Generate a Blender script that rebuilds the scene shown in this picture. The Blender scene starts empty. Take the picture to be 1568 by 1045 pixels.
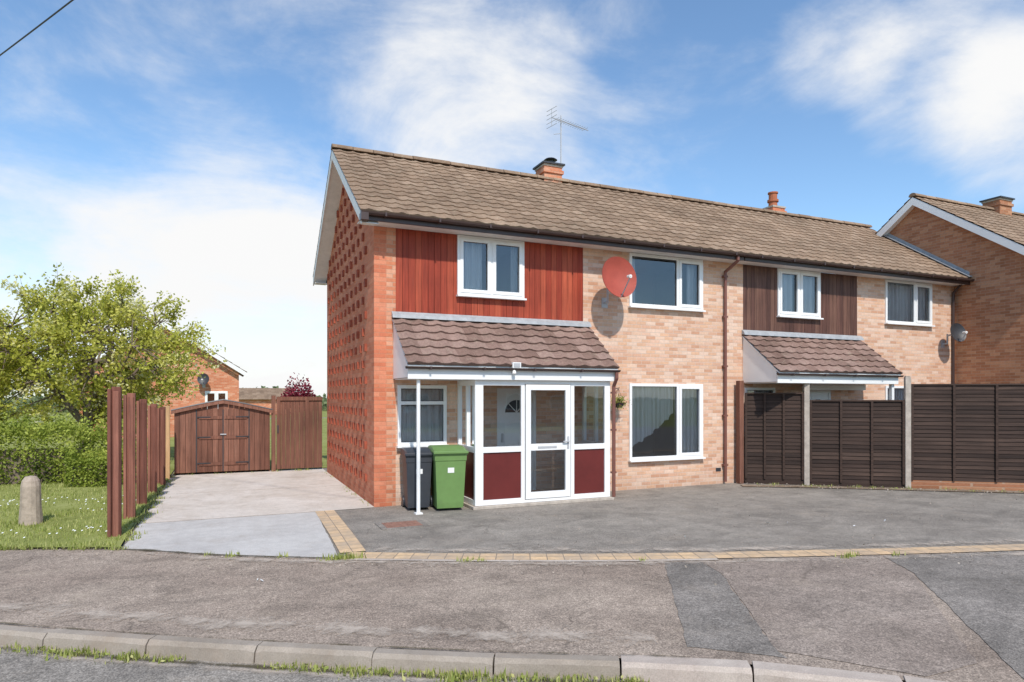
import bpy, math, random
from mathutils import Vector, Matrix, noise as mnoise
random.seed(11)
R=random.random
def U(a,b): return a+(b-a)*R()
scene=bpy.context.scene
# ------------------------------------------------------------------ materials
class N:
    def __init__(s,name):
        s.m=bpy.data.materials.new(name); s.m.use_nodes=True
        s.t=s.m.node_tree; s.t.nodes.clear()
        s.out=s.n('ShaderNodeOutputMaterial'); s.b=s.n('ShaderNodeBsdfPrincipled')
        s.l(s.b.outputs[0],s.out.inputs[0])
    def n(s,k): return s.t.nodes.new(k)
    def l(s,a,b): s.t.links.new(a,b)
    def set(s,sock,v):
        if hasattr(v,'is_output'): s.l(v,sock)
        else:
            if isinstance(v,tuple) and len(v)==3 and sock.type=='RGBA': v=v+(1,)
            sock.default_value=v
    def math(s,op,a,b=None,c=None):
        n=s.n('ShaderNodeMath'); n.operation=op
        for i,v in enumerate((a,b,c)):
            if v is not None: s.set(n.inputs[i],v)
        return n.outputs[0]
    def pos(s): return s.n('ShaderNodeNewGeometry').outputs['Position']
    def sep(s,v):
        n=s.n('ShaderNodeSeparateXYZ'); s.l(v,n.inputs[0]); return n.outputs
    def comb(s,x,y,z=0.0):
        n=s.n('ShaderNodeCombineXYZ'); s.set(n.inputs[0],x);s.set(n.inputs[1],y);s.set(n.inputs[2],z); return n.outputs[0]
    def scalev(s,v,sc):
        n=s.n('ShaderNodeVectorMath'); n.operation='MULTIPLY'; s.l(v,n.inputs[0]); n.inputs[1].default_value=sc; return n.outputs[0]
    def noise(s,v,scale,detail=3,rough=.5,dist=0):
        n=s.n('ShaderNodeTexNoise'); s.l(v,n.inputs['Vector']); n.inputs['Scale'].default_value=scale
        n.inputs['Detail'].default_value=detail; n.inputs['Roughness'].default_value=rough; n.inputs['Distortion'].default_value=dist
        return n.outputs['Fac']
    def ramp(s,f,stops,interp='LINEAR'):
        n=s.n('ShaderNodeValToRGB'); s.l(f,n.inputs[0]); e=n.color_ramp; e.interpolation=interp
        while len(e.elements)<len(stops): e.elements.new(.5)
        for el,(p,c) in zip(e.elements,stops):
            el.position=p; el.color=(c+(1,)) if isinstance(c,tuple) else (c,c,c,1)
        return n.outputs[0]
    def mix(s,f,a,b,mode='MIX'):
        n=s.n('ShaderNodeMix'); n.data_type='RGBA'; n.blend_type=mode
        s.set(n.inputs[0],f); s.set(n.inputs[6],a); s.set(n.inputs[7],b); return n.outputs[2]
    def attr(s,name):
        n=s.n('ShaderNodeAttribute'); n.attribute_name=name; return n.outputs['Fac']
    def bump(s,h,strength=.3,dist=.01):
        n=s.n('ShaderNodeBump'); s.l(h,n.inputs['Height']); n.inputs['Strength'].default_value=strength; n.inputs['Distance'].default_value=dist
        s.l(n.outputs[0],s.b.inputs['Normal'])
    def col(s,v): s.set(s.b.inputs['Base Color'],v)
    def rs(s,r,sp=.3):
        s.b.inputs['Roughness'].default_value=r; s.b.inputs['Specular IOR Level'].default_value=sp

def plain(name,c,rough=.6,spec=.4,var=.12,sc=3.0,dirt=0.0):
    k=N(name); p=k.pos(); f=k.noise(p,sc,5,.6)
    g=k.ramp(f,[(.25,1-var),(.75,1+var*.6)])
    cc=k.mix(1.0,c,g,'MULTIPLY')
    if dirt:
        d=k.ramp(k.noise(p,sc*3,6,.7),[(.5,0.0),(.75,1.0)])
        cc=k.mix(k.math('MULTIPLY',d,dirt),cc,(.16,.12,.08))
    k.col(cc); k.rs(rough,spec); return k.m

def brick(name,cols,mortar,grime=.35,bw=.235,rh=.075,mort=.8):
    k=N(name); p=k.pos(); o=k.sep(p); u=k.math('ADD',o[0],o[1]); v=o[2]
    t=k.n('ShaderNodeTexBrick'); k.l(k.comb(u,v),t.inputs['Vector'])
    t.inputs['Scale'].default_value=1; t.inputs['Brick Width'].default_value=bw; t.inputs['Row Height'].default_value=rh
    t.inputs['Mortar Size'].default_value=.006; t.inputs['Mortar Smooth'].default_value=.3
    row=k.math('FLOOR',k.math('DIVIDE',v,rh))
    par=k.math('LESS_THAN',k.math('FLOORED_MODULO',row,2.0),.5)
    cell=k.math('FLOOR',k.math('ADD',k.math('DIVIDE',u,bw),k.math('MULTIPLY',par,.5)))
    w=k.n('ShaderNodeTexWhiteNoise'); w.noise_dimensions='2D'; k.l(k.comb(cell,row),w.inputs['Vector'])
    n=len(cols); c=k.ramp(w.outputs['Value'],[(i/n+.001,cols[i]) for i in range(n)],'CONSTANT')
    f=k.noise(p,18,5,.7); c=k.mix(.5,c,k.ramp(f,[(.25,.65),(.75,1.25)]),'MULTIPLY')
    g=k.noise(p,.9,5,.65); c=k.mix(grime,c,k.ramp(g,[(.3,.62),(.65,1.08)]),'MULTIPLY')
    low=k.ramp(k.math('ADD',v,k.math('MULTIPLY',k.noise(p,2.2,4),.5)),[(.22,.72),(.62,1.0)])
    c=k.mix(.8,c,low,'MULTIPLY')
    c=k.mix(k.math('MULTIPLY',t.outputs['Fac'],mort),c,mortar)
    k.col(c); k.rs(.9,.2)
    k.bump(k.math('SUBTRACT',k.math('MULTIPLY',f,.35),t.outputs['Fac']),.6,.006)
    return k.m

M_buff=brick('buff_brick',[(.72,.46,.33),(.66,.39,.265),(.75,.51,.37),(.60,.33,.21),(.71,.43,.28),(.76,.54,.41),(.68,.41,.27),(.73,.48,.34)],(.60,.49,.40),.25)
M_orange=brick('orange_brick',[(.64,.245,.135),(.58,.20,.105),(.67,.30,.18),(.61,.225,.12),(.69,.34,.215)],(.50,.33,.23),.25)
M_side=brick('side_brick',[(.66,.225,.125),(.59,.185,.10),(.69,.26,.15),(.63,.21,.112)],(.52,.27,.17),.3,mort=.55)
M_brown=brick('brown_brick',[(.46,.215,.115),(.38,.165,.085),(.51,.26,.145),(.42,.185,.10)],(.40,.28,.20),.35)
M_proj=plain('projecting_brick',(.36,.095,.055),.9,.2,.35,9)

def upvc():
    k=N('white_upvc'); p=k.pos()
    g=k.ramp(k.noise(p,2.5,6,.7),[(.3,.93),(.7,1.0)])
    k.col(k.mix(1.0,(.84,.83,.81),g,'MULTIPLY')); k.rs(.35,.4); return k.m
M_white=upvc()
M_paint=plain('white_painted_timber',(.80,.77,.73),.6,.3,.12,4,.15)
M_brownpl=plain('brown_plastic',(.065,.038,.032),.4,.5,.2,6)
M_pipe=plain('brown_downpipe',(.19,.075,.055),.45,.5,.2,6)
M_lead=plain('lead_flashing',(.36,.37,.38),.5,.5,.25,8)
M_conc=plain('concrete_post',(.46,.40,.34),.9,.2,.3,8,.2)
M_metal=plain('grey_metal',(.45,.45,.46),.35,.6,.1,8)
M_darkmetal=plain('dark_metal',(.04,.04,.045),.5,.5,.2,8)
M_red=plain('red_panel',(.13,.020,.017),.45,.4,.2,3)
M_pot=plain('terracotta',(.42,.14,.07),.8,.3,.2,8)
M_room=plain('room_interior',(.40,.38,.35),.9,.1,.1,2)
M_dish=plain('red_dish_paint',(.38,.075,.05),.65,.3,.15,5)
M_stone=plain('weathered_stone',(.42,.34,.27),.95,.1,.35,12,.3)

def cloth(name,c):
    k=N(name); k.col(c); k.rs(.9,.1)
    tr=k.n('ShaderNodeBsdfTranslucent'); tr.inputs[0].default_value=c+(1,)
    mx=k.n('ShaderNodeMixShader'); mx.inputs[0].default_value=.3
    k.l(k.b.outputs[0],mx.inputs[1]); k.l(tr.outputs[0],mx.inputs[2]); k.l(mx.outputs[0],k.out.inputs[0]); return k.m
M_net=cloth('net_curtain',(.80,.80,.80))

def glass():
    k=N('window_glass'); k.t.nodes.remove(k.b)
    gl=k.n('ShaderNodeBsdfGlossy'); gl.inputs['Roughness'].default_value=.01; gl.inputs['Color'].default_value=(.92,.95,1,1)
    tr=k.n('ShaderNodeBsdfTransparent'); tr.inputs[0].default_value=(.93,.95,.95,1)
    fr=k.n('ShaderNodeFresnel'); fr.inputs[0].default_value=1.55
    f=k.math('ADD',k.math('MULTIPLY',fr.outputs[0],1.3),.05)
    p=k.pos(); bn=k.n('ShaderNodeBump'); bn.inputs['Strength'].default_value=.06; bn.inputs['Distance'].default_value=.02
    k.l(k.noise(p,2.2,2),bn.inputs['Height']); k.l(bn.outputs[0],gl.inputs['Normal'])
    mx=k.n('ShaderNodeMixShader'); k.l(f,mx.inputs[0]); k.l(tr.outputs[0],mx.inputs[1]); k.l(gl.outputs[0],mx.inputs[2]); k.l(mx.outputs[0],k.out.inputs[0])
    return k.m
M_glass=glass()

def boards(name,stops,rough=.6,streak=1.0,horiz=False,bleach=.22,bl=(.42,.26,.19)):
    k=N(name); p=k.pos(); a=k.attr('tint')
    base=k.ramp(a,stops)
    sc=(1.5,1.5,30) if horiz else (28,28,1.3)
    f=k.noise(k.scalev(p,sc),1.0,5,.65)
    c=k.mix(.75*streak,base,k.ramp(f,[(.3,.5),(.7,1.45)]),'MULTIPLY')
    g=k.noise(p,1.1,4,.6); c=k.mix(.5*streak,c,k.ramp(g,[(.3,.6),(.7,1.3)]),'MULTIPLY')
    h=k.ramp(k.noise(k.scalev(p,sc),.35,6,.8),[(.60,0.0),(.74,1.0)])
    c=k.mix(k.math('MULTIPLY',h,bleach),c,bl)
    k.col(c); k.rs(rough,.3); k.bump(f,.25,.004); return k.m
M_redclad=boards('red_stained_boards',[(0,(.27,.038,.018)),(.5,(.34,.055,.026)),(1,(.42,.085,.04))],.6,.85,False,.15,(.5,.2,.12))
M_brclad=boards('brown_stained_boards',[(0,(.085,.038,.028)),(.5,(.12,.055,.04)),(1,(.16,.08,.055))],.6,1.0)
M_gate=boards('brown_gate_timber',[(0,(.15,.062,.04)),(.5,(.20,.088,.058)),(1,(.26,.12,.08))],.75)
M_fence=boards('dark_fence_timber',[(0,(.034,.020,.015)),(.5,(.047,.028,.021)),(1,(.07,.043,.032))],.8,1,True,.10)
M_sleeper=boards('redbrown_post_timber',[(0,(.15,.055,.038)),(.5,(.20,.078,.052)),(1,(.27,.11,.075))],.8)
M_sleeper2=boards('pale_post_timber',[(0,(.50,.30,.15)),(1,(.6,.38,.2))],.8,.6)

def tiles(name,stops,lich=.35):
    k=N(name); p=k.pos(); a=k.attr('tint'); c=k.ramp(a,stops)
    f=k.noise(p,22,5,.75); c=k.mix(.6,c,k.ramp(f,[(.3,.6),(.7,1.35)]),'MULTIPLY')
    g=k.noise(p,.7,5,.65); c=k.mix(.8,c,k.ramp(g,[(.3,.68),(.7,1.15)]),'MULTIPLY')
    mo=k.ramp(k.noise(p,3.2,7,.8),[(.52,0.0),(.68,1.0)]); c=k.mix(k.math('MULTIPLY',mo,.35),c,(.10,.075,.05))
    li=k.ramp(k.noise(p,9,6,.75),[(.54,0.0),(.68,1.0)])
    c=k.mix(k.math('MULTIPLY',li,lich),c,(.42,.36,.26))
    k.col(c); k.rs(.92,.15); k.bump(f,.4,.006); return k.m
M_tile=tiles('brown_concrete_tiles',[(0,(.245,.165,.112)),(.5,(.285,.195,.132)),(1,(.34,.24,.168))],.35)
M_tile2=tiles('porch_tiles',[(0,(.20,.125,.10)),(.5,(.26,.168,.137)),(1,(.32,.215,.178))],.3)

def tarmac(name,c1,c2,crack=.0,pale=.3,grain=.9):
    k=N(name); p=k.pos()
    a=k.noise(p,.55,6,.62,.4); c=k.mix(k.ramp(a,[(.36,0.0),(.64,1.0)]),c1,c2)
    s=k.ramp(k.noise(p,3.2,7,.75),[(.35,.80),(.68,1.2)]); c=k.mix(.9,c,s,'MULTIPLY')
    lg=k.ramp(k.noise(k.scalev(p,(1,1.6,1)),.9,6,.7,.8),[(.36,.72),(.55,1.05)]); c=k.mix(.75,c,lg,'MULTIPLY')
    g=k.noise(p,70,3,.8); c=k.mix(grain,c,k.ramp(g,[(.32,.42),(.5,.95),(.7,1.85)]),'MULTIPLY')
    g2=k.noise(p,20,5,.8); c=k.mix(.8,c,k.ramp(g2,[(.3,.65),(.7,1.35)]),'MULTIPLY')
    pw=k.ramp(k.noise(p,1.3,9,.8,.3),[(.54,0.0),(.72,1.0)]); c=k.mix(k.math('MULTIPLY',pw,pale),c,(.42,.37,.31))
    if crack:
        v=k.n('ShaderNodeTexVoronoi'); v.feature='DISTANCE_TO_EDGE'; v.inputs['Scale'].default_value=.55
        dn=k.n('ShaderNodeTexNoise'); k.l(p,dn.inputs['Vector']); dn.inputs['Scale'].default_value=2.5; dn.inputs['Detail'].default_value=6
        ad=k.n('ShaderNodeVectorMath'); ad.operation='MULTIPLY_ADD'; k.l(dn.outputs['Color'],ad.inputs[0]); ad.inputs[1].default_value=(.55,.55,0); k.l(p,ad.inputs[2])
        k.l(ad.outputs[0],v.inputs['Vector'])
        cr=k.ramp(v.outputs['Distance'],[(.0,1.0),(.008,0.0)])
        msk=k.ramp(k.noise(p,.6,3),[(.45,0.0),(.6,1.0)])
        c=k.mix(k.math('MULTIPLY',k.math('MULTIPLY',cr,msk),crack),c,(.07,.06,.052))
    c=k.mix(1.0,c,(1.06,.98,.88),'MULTIPLY')
    k.col(c); k.rs(.92,.2); k.bump(g,.5,.006); return k.m
M_drive=tarmac('driveway_tarmac',(.215,.205,.195),(.27,.26,.248),.4,.3)
M_pave=tarmac('old_pavement_tarmac',(.265,.225,.20),(.32,.28,.25),.5,.4,1.0)
M_patch=tarmac('new_tarmac',(.195,.187,.182),(.235,.225,.22),.0,.2)
M_patch2=tarmac('brown_tarmac',(.245,.212,.195),(.285,.253,.235),.4,.3)
M_road=tarmac('road_tarmac',(.215,.207,.20),(.27,.26,.25),.3,.3,1.0)
def concrete(name,c1,c2,stain=.35):
    k=N(name); p=k.pos()
    c=k.mix(k.ramp(k.noise(p,.9,7,.68,.5),[(.35,0.0),(.65,1.0)]),c1,c2)
    c=k.mix(.8,c,k.ramp(k.noise(p,6,7,.75),[(.3,.85),(.7,1.12)]),'MULTIPLY')
    g=k.noise(p,90,2,.7); c=k.mix(.5,c,k.ramp(g,[(.3,.7),(.7,1.25)]),'MULTIPLY')
    st=k.ramp(k.noise(p,1.6,8,.75,.8),[(.52,0.0),(.68,1.0)]); c=k.mix(k.math('MULTIPLY',st,stain),c,(.30,.235,.18))
    k.col(c); k.rs(.9,.2); k.bump(g,.25,.004); return k.m
M_slab=concrete('driveway_concrete',(.53,.465,.40),(.63,.57,.51),.4)
M_slab2=concrete('grey_driveway_concrete',(.45,.425,.40),(.53,.505,.475),.3)
M_kerb=concrete('kerb_concrete',(.28,.235,.19),(.38,.325,.27),.7)
M_kerb2=concrete('new_kerb_concrete',(.42,.35,.30),(.54,.47,.40))
M_grit=concrete('grit',(.32,.26,.21),(.45,.39,.33))
def blocks():
    k=N('tan_block_paving'); uv=k.n('ShaderNodeUVMap').outputs[0]; p=k.pos()
    t=k.n('ShaderNodeTexBrick'); k.l(uv,t.inputs['Vector']); t.offset=0
    t.inputs['Scale'].default_value=1; t.inputs['Brick Width'].default_value=.168; t.inputs['Row Height'].default_value=.205; t.inputs['Mortar Size'].default_value=.006
    t.inputs['Color1'].default_value=(.66,.46,.27,1); t.inputs['Color2'].default_value=(.52,.38,.25,1); t.inputs['Mortar'].default_value=(.24,.19,.15,1)
    c=k.mix(.8,t.outputs['Color'],k.ramp(k.noise(p,10,7,.75),[(.3,.7),(.7,1.2)]),'MULTIPLY')
    c=k.mix(k.ramp(k.noise(p,2.4,7,.75),[(.45,0.0),(.7,.7)]),c,(.34,.29,.24))
    k.col(c); k.rs(.9,.2); k.bump(k.math('MULTIPLY',t.outputs['Fac'],-1.0),.5,.006); return k.m
M_block=blocks()
def dust(name,c1,c2,a,lo=.47,hi=.64):
    k=N(name); p=k.pos(); k.col(k.mix(k.noise(p,30,3),c1,c2)); k.rs(1,.0)
    uv=k.sep(k.n('ShaderNodeUVMap').outputs[0])
    ed=k.math('SUBTRACT',1.0,k.math('ABSOLUTE',k.math('SUBTRACT',k.math('MULTIPLY',uv[0],2.0),1.0)))
    f=k.math('ADD',k.noise(p,2.6,9,.8,.2),k.math('MULTIPLY',k.math('SUBTRACT',ed,.9),.3))
    f=k.ramp(f,[(lo,0.0),(hi,a)])
    tr=k.n('ShaderNodeBsdfTransparent'); mx=k.n('ShaderNodeMixShader'); k.l(f,mx.inputs[0]); k.l(tr.outputs[0],mx.inputs[1]); k.l(k.b.outputs[0],mx.inputs[2]); k.l(mx.outputs[0],k.out.inputs[0]); return k.m
M_dust=dust('sandy_dust',(.46,.38,.31),(.60,.52,.44),.75,.42,.60)
M_moss=dust('dark_moss_stain',(.07,.06,.035),(.13,.11,.07),.8,.40,.55)
def ground(name,stops,sc=1.2):
    k=N(name); p=k.pos(); f=k.noise(p,sc,8,.7); c=k.ramp(f,stops)
    c=k.mix(.8,c,k.ramp(k.noise(p,35,4,.8),[(.3,.5),(.7,1.5)]),'MULTIPLY'); k.col(c); k.rs(1,.05); return k.m
M_lawn=ground('grass_ground',[(.3,(.16,.18,.05)),(.5,(.24,.26,.08)),(.7,(.32,.33,.13))])
M_soil=ground('soil',[(.3,(.15,.11,.075)),(.5,(.24,.18,.13)),(.7,(.34,.27,.21))],4)
def leaf(name,stops,tl=.35):
    k=N(name); c=k.ramp(k.attr('tint'),stops); k.col(c); k.rs(.6,.25)
    tr=k.n('ShaderNodeBsdfTranslucent'); k.l(c,tr.inputs[0]); mx=k.n('ShaderNodeMixShader'); mx.inputs[0].default_value=tl
    k.l(k.b.outputs[0],mx.inputs[1]); k.l(tr.outputs[0],mx.inputs[2]); k.l(mx.outputs[0],k.out.inputs[0]); return k.m
M_leafY=leaf('spring_leaves',[(0,(.26,.28,.035)),(.5,(.52,.52,.08)),(.85,(.70,.66,.17)),(1,(.84,.80,.50))],.45)
M_leafG=leaf('hedge_leaves',[(0,(.10,.14,.02)),(.5,(.27,.33,.05)),(1,(.46,.50,.10))])
M_leafR=leaf('red_leaves',[(0,(.16,.015,.03)),(1,(.42,.06,.10))])
M_grass=leaf('grass_blades',[(0,(.20,.25,.05)),(.5,(.35,.39,.10)),(1,(.54,.52,.22))],.3)
M_far=leaf('distant_leaves',[(0,(.10,.14,.06)),(1,(.24,.28,.14))])
M_daisy=plain('daisy_white',(.8,.8,.78),.8,.1,.02)
M_bark=plain('bark',(.20,.155,.12),.95,.1,.4,10)
M_binG=plain('green_bin_plastic',(.15,.26,.08),.5,.4,.15,4,.1)
M_binB=plain('black_bin_plastic',(.045,.05,.06),.45,.45,.2,4,.08)
M_rust=plain('rusty_cover',(.28,.15,.11),.85,.3,.4,14)

# ------------------------------------------------------------------ mesh builder
class MB:
    def __init__(s,M=None): s.v=[];s.f=[];s.m=[];s.t=[];s.u=[];s.M=M
    def p(s,c):
        c=Vector(c)
        if s.M: c=s.M@c
        s.v.append(c); return len(s.v)-1
    def face(s,pts,mat=0,t=.5,uv=None):
        s.f.append([s.p(q) for q in pts]); s.m.append(mat); s.t.append(t); s.u.append(uv)
    def box(s,x0,x1,y0,y1,z0,z1,mat=0,t=.5):
        c=[(x0,y0,z0),(x1,y0,z0),(x1,y1,z0),(x0,y1,z0),(x0,y0,z1),(x1,y0,z1),(x1,y1,z1),(x0,y1,z1)]
        i=[s.p(q) for q in c]
        for a in ((0,3,2,1),(4,5,6,7),(0,1,5,4),(1,2,6,5),(2,3,7,6),(3,0,4,7)):
            s.f.append([i[j] for j in a]); s.m.append(mat); s.t.append(t); s.u.append(None)
    def prism(s,pts,x0,x1,mat=0,t=.5):   # pts in (y,z), extruded along x
        a=[s.p((x0,)+q) for q in pts]; b=[s.p((x1,)+q) for q in pts]; n=len(pts)
        def ad(f): s.f.append(f); s.m.append(mat); s.t.append(t); s.u.append(None)
        ad(a); ad(b[::-1])
        for i in range(n):
            j=(i+1)%n; ad([a[i],b[i],b[j],a[j]])
    def tube(s,p0,p1,r0,r1=None,n=8,mat=0,t=.5,cap=True):
        r1=r0 if r1 is None else r1; p0=Vector(p0);p1=Vector(p1); d=(p1-p0)
        if d.length<1e-6: return
        d.normalize(); a=d.orthogonal().normalized(); b=d.cross(a)
        A=[];B=[]
        for i in range(n):
            q=a*math.cos(2*math.pi*i/n)+b*math.sin(2*math.pi*i/n)
            A.append(s.p(p0+q*r0)); B.append(s.p(p1+q*r1))
        def ad(f): s.f.append(f); s.m.append(mat); s.t.append(t); s.u.append(None)
        for i in range(n):
            j=(i+1)%n; ad([A[i],A[j],B[j],B[i]])
        if cap: ad(A[::-1]); ad(B)
    def leaf(s,c,sz,mat=0,t=.5,asp=.7):
        a=Vector((U(-1,1),U(-1,1),U(-1,1))).normalized(); b=a.orthogonal().normalized()
        b=(Matrix.Rotation(U(0,6.28),3,a)@b)
        c=Vector(c); a=a*sz*.5; b=b*sz*.5*asp
        s.face([c-a,c+b*.9-a*.1,c+a,c-b*.9+a*.1],mat,t)
    def build(s,name,mats,parent=None,smooth=False,bevel=0):
        me=bpy.data.meshes.new(name); me.from_pydata([tuple(v) for v in s.v],[],s.f)
        for m in mats: me.materials.append(m)
        me.polygons.foreach_set('material_index',s.m)
        at=me.attributes.new('tint','FLOAT','FACE'); at.data.foreach_set('value',s.t)
        if any(u is not None for u in s.u):
            ul=me.uv_layers.new(name='UVMap')
            for poly,u in zip(me.polygons,s.u):
                if u:
                    for li,c in zip(poly.loop_indices,u): ul.data[li].uv=c
        if smooth: me.polygons.foreach_set('use_smooth',[True]*len(me.polygons))
        me.update()
        ob=bpy.data.objects.new(name,me); scene.collection.objects.link(ob)
        if parent: ob.parent=parent
        if bevel:
            b=ob.modifiers.new('bevel','BEVEL'); b.width=bevel; b.segments=2; b.limit_method='ANGLE'
        return ob
def empty(name,loc=(0,0,0)):
    e=bpy.data.objects.new(name,None); scene.collection.objects.link(e); e.empty_display_size=.3; return e

def tiled(mb,x0,x1,E,Rg,tw,nc,sub=6,mat=0,lip=.04,roll=.028,seed=0):
    ey,ez=E; ry,rz=Rg; L=math.hypot(ry-ey,rz-ez); ty,tz=(ry-ey)/L,(rz-ez)/L
    ny,nz=(-tz,ty) if ty>0 else (tz,-ty); g=L/nc; nt=max(1,round((x1-x0)/tw)); w=(x1-x0)/nt
    rnd=random.Random(seed)
    prof=[0,.0,.25,1,.75,.15]
    for i in range(nc):
        s0=i*g; s1=min(L,(i+1)*g+.02)
        for k in range(nt):
            t=rnd.random(); j=rnd.uniform(-.003,.003); ds=rnd.uniform(-.005,.005)
            for q in range(sub):
                xa=x0+w*(k+q/sub); xb=x0+w*(k+(q+1)/sub); ha=prof[q]*roll; hb=prof[(q+1)%sub]*roll
                def P(x,ss,o): return (x,ey+ty*ss+ny*o,ez+tz*ss+nz*o)
                mb.face([P(xa,s0+ds,lip+ha+j),P(xb,s0+ds,lip+hb+j),P(xb,s1,.006+hb),P(xa,s1,.006+ha)],mat,t)
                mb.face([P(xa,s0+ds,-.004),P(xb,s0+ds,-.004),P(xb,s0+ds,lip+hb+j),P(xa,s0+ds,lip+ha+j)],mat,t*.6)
def ridge(mb,x0,x1,y,z,mat=0):
    n=max(1,round((x1-x0)/.45)); w=(x1-x0)/n
    for i in range(n):
        t=R(); a0=x0+i*w; a1=a0+w-.012; r=.115+U(-.003,.003); zz=z-.035+U(-.003,.003); m=8
        pts=[(y+r*math.cos(math.pi*j/m),zz+r*.85*math.sin(math.pi*j/m)) for j in range(m+1)]
        mb.prism(pts,a0,a1,mat,t)

def wall(mb,x0,x1,z0,z1,y,ops,mat,depth=.12):
    xs=sorted({x0,x1}|{o[0] for o in ops}|{o[1] for o in ops}); zs=sorted({z0,z1}|{o[2] for o in ops}|{o[3] for o in ops})
    for a,b in zip(xs,xs[1:]):
        for c,d in zip(zs,zs[1:]):
            cx,cz=(a+b)/2,(c+d)/2
            if any(o[0]<cx<o[1] and o[2]<cz<o[3] for o in ops): continue
            mb.face([(a,y,c),(b,y,c),(b,y,d),(a,y,d)],mat)
    for o in ops:
        a,b,c,d=o; e=y+depth
        mb.face([(a,y,c),(a,e,c),(a,e,d),(a,y,d)],mat); mb.face([(b,y,c),(b,y,d),(b,e,d),(b,e,c)],mat)
        mb.face([(a,y,c),(b,y,c),(b,e,c),(a,e,c)],mat); mb.face([(a,y,d),(a,e,d),(b,e,d),(b,y,d)],mat)

def window(parent,x0,x1,z0,z1,y,splits,sash,transom=None,name='window',sill=True,curtain=None,room=True,cy=.16):
    mb=MB(); f=.06; fy0=y-.035; fy1=y+.05
    mb.box(x0,x1,fy0,fy1,z0,z0+f); mb.box(x0,x1,fy0,fy1,z1-f,z1)
    mb.box(x0,x0+f,fy0,fy1,z0+f,z1-f); mb.box(x1-f,x1,fy0,fy1,z0+f,z1-f)
    ed=[x0+f]
    for s in splits:
        mb.box(s-.035,s+.035,fy0,fy1,z0+f,z1-f); ed+= [s-.035,s+.035]
    ed.append(x1-f)
    for i in range(len(ed)//2):
        a,b=ed[2*i],ed[2*i+1]; zz=[(z0+f,z1-f)]
        if transom:
            mb.box(a,b,fy0,fy1,transom-.03,transom+.03); zz=[(z0+f,transom-.03),(transom+.03,z1-f)]
        for c,d in zz:
            if sash[i]:
                e=.05; sy0=fy0-.014; sy1=fy0+.04
                mb.box(a-.012,b+.012,sy0,sy1,c-.012,c+e); mb.box(a-.012,b+.012,sy0,sy1,d-e,d+.012)
                mb.box(a-.012,a+e,sy0,sy1,c+e,d-e); mb.box(b-e,b+.012,sy0,sy1,c+e,d-e)
            g=.004 if not sash[i] else .045
            mb.face([(a+g,y+.0,c+g),(b-g,y+.0,c+g),(b-g,y+.0,d-g),(a+g,y+.0,d-g)],1)
            for (p,q,r_,s_) in ((a+g,a+g+.008,c+g,d-g),(b-g-.008,b-g,c+g,d-g),(a+g+.008,b-g-.008,c+g,c+g+.008),(a+g+.008,b-g-.008,d-g-.008,d-g)):
                mb.box(p,q,y-.012,y-.003,r_,s_,2)
    if sill: mb.box(x0-.02,x1+.02,y-.10,y+.02,z0-.035,z0-.001,0)
    mb.build(name,[M_white,M_glass,M_darkmetal],parent)
    if room:
        r=MB(); a,b,c,d,e,g=x0-.15,x1+.15,z0-.35,z1+.02,y+.125,y+2.0
        r.face([(a,g,c),(b,g,c),(b,g,d),(a,g,d)]); r.face([(a,e,c),(a,g,c),(a,g,d),(a,e,d)]); r.face([(b,e,c),(b,e,d),(b,g,d),(b,g,c)])
        r.face([(a,e,c),(b,e,c),(b,g,c),(a,g,c)]); r.face([(a,e,d),(a,g,d),(b,g,d),(b,e,d)])
        r.build('room',[M_room],parent)
    if curtain:
        cu=MB()
        for (a,b,botf,dens) in curtain:
            n=max(12,int((b-a)*70)); pr=None
            for i in range(n+1):
                x=a+(b-a)*i/n; yy=y+cy+.022*math.sin(x*dens)+.01*math.sin(x*dens*2.3+1)
                zb=botf(x,(x-a)/(b-a)) if callable(botf) else botf
                cur=((x,yy,zb),(x,yy,z1))
                if pr: cu.face([pr[0],cur[0],cur[1],pr[1]])
                pr=cur
        cu.build('curtain',[M_net],parent,True)

def cladding(parent,x0,x1,z0,z1,y,op,mat,name='timber_cladding'):
    mb=MB(); n=round((x1-x0)/.118); w=(x1-x0)/n
    mb.face([(x0,y+.03,z0),(op[0],y+.03,z0),(op[0],y+.03,z1),(x0,y+.03,z1)],0,.0)
    mb.face([(op[1],y+.03,z0),(x1,y+.03,z0),(x1,y+.03,z1),(op[1],y+.03,z1)],0,.0)
    mb.face([(op[0],y+.03,z0),(op[1],y+.03,z0),(op[1],y+.03,op[2]),(op[0],y+.03,op[2])],0,.0)
    for i in range(n):
        a=x0+i*w+.003; b=x0+(i+1)*w-.003; t=R(); yy=y+U(-.002,.002)
        segs=[(a,b,z0,z1)]
        if b>op[0] and a<op[1]:
            segs=[(a,b,z0,op[2])]
            if a<op[0]: segs.append((a,op[0],op[2],z1))
            if b>op[1]: segs.append((op[1],b,op[2],z1))
        for s in segs: mb.box(s[0],s[1],yy,y+.028,s[2],s[3],0,t)
    mb.build(name,[mat],parent)

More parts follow.
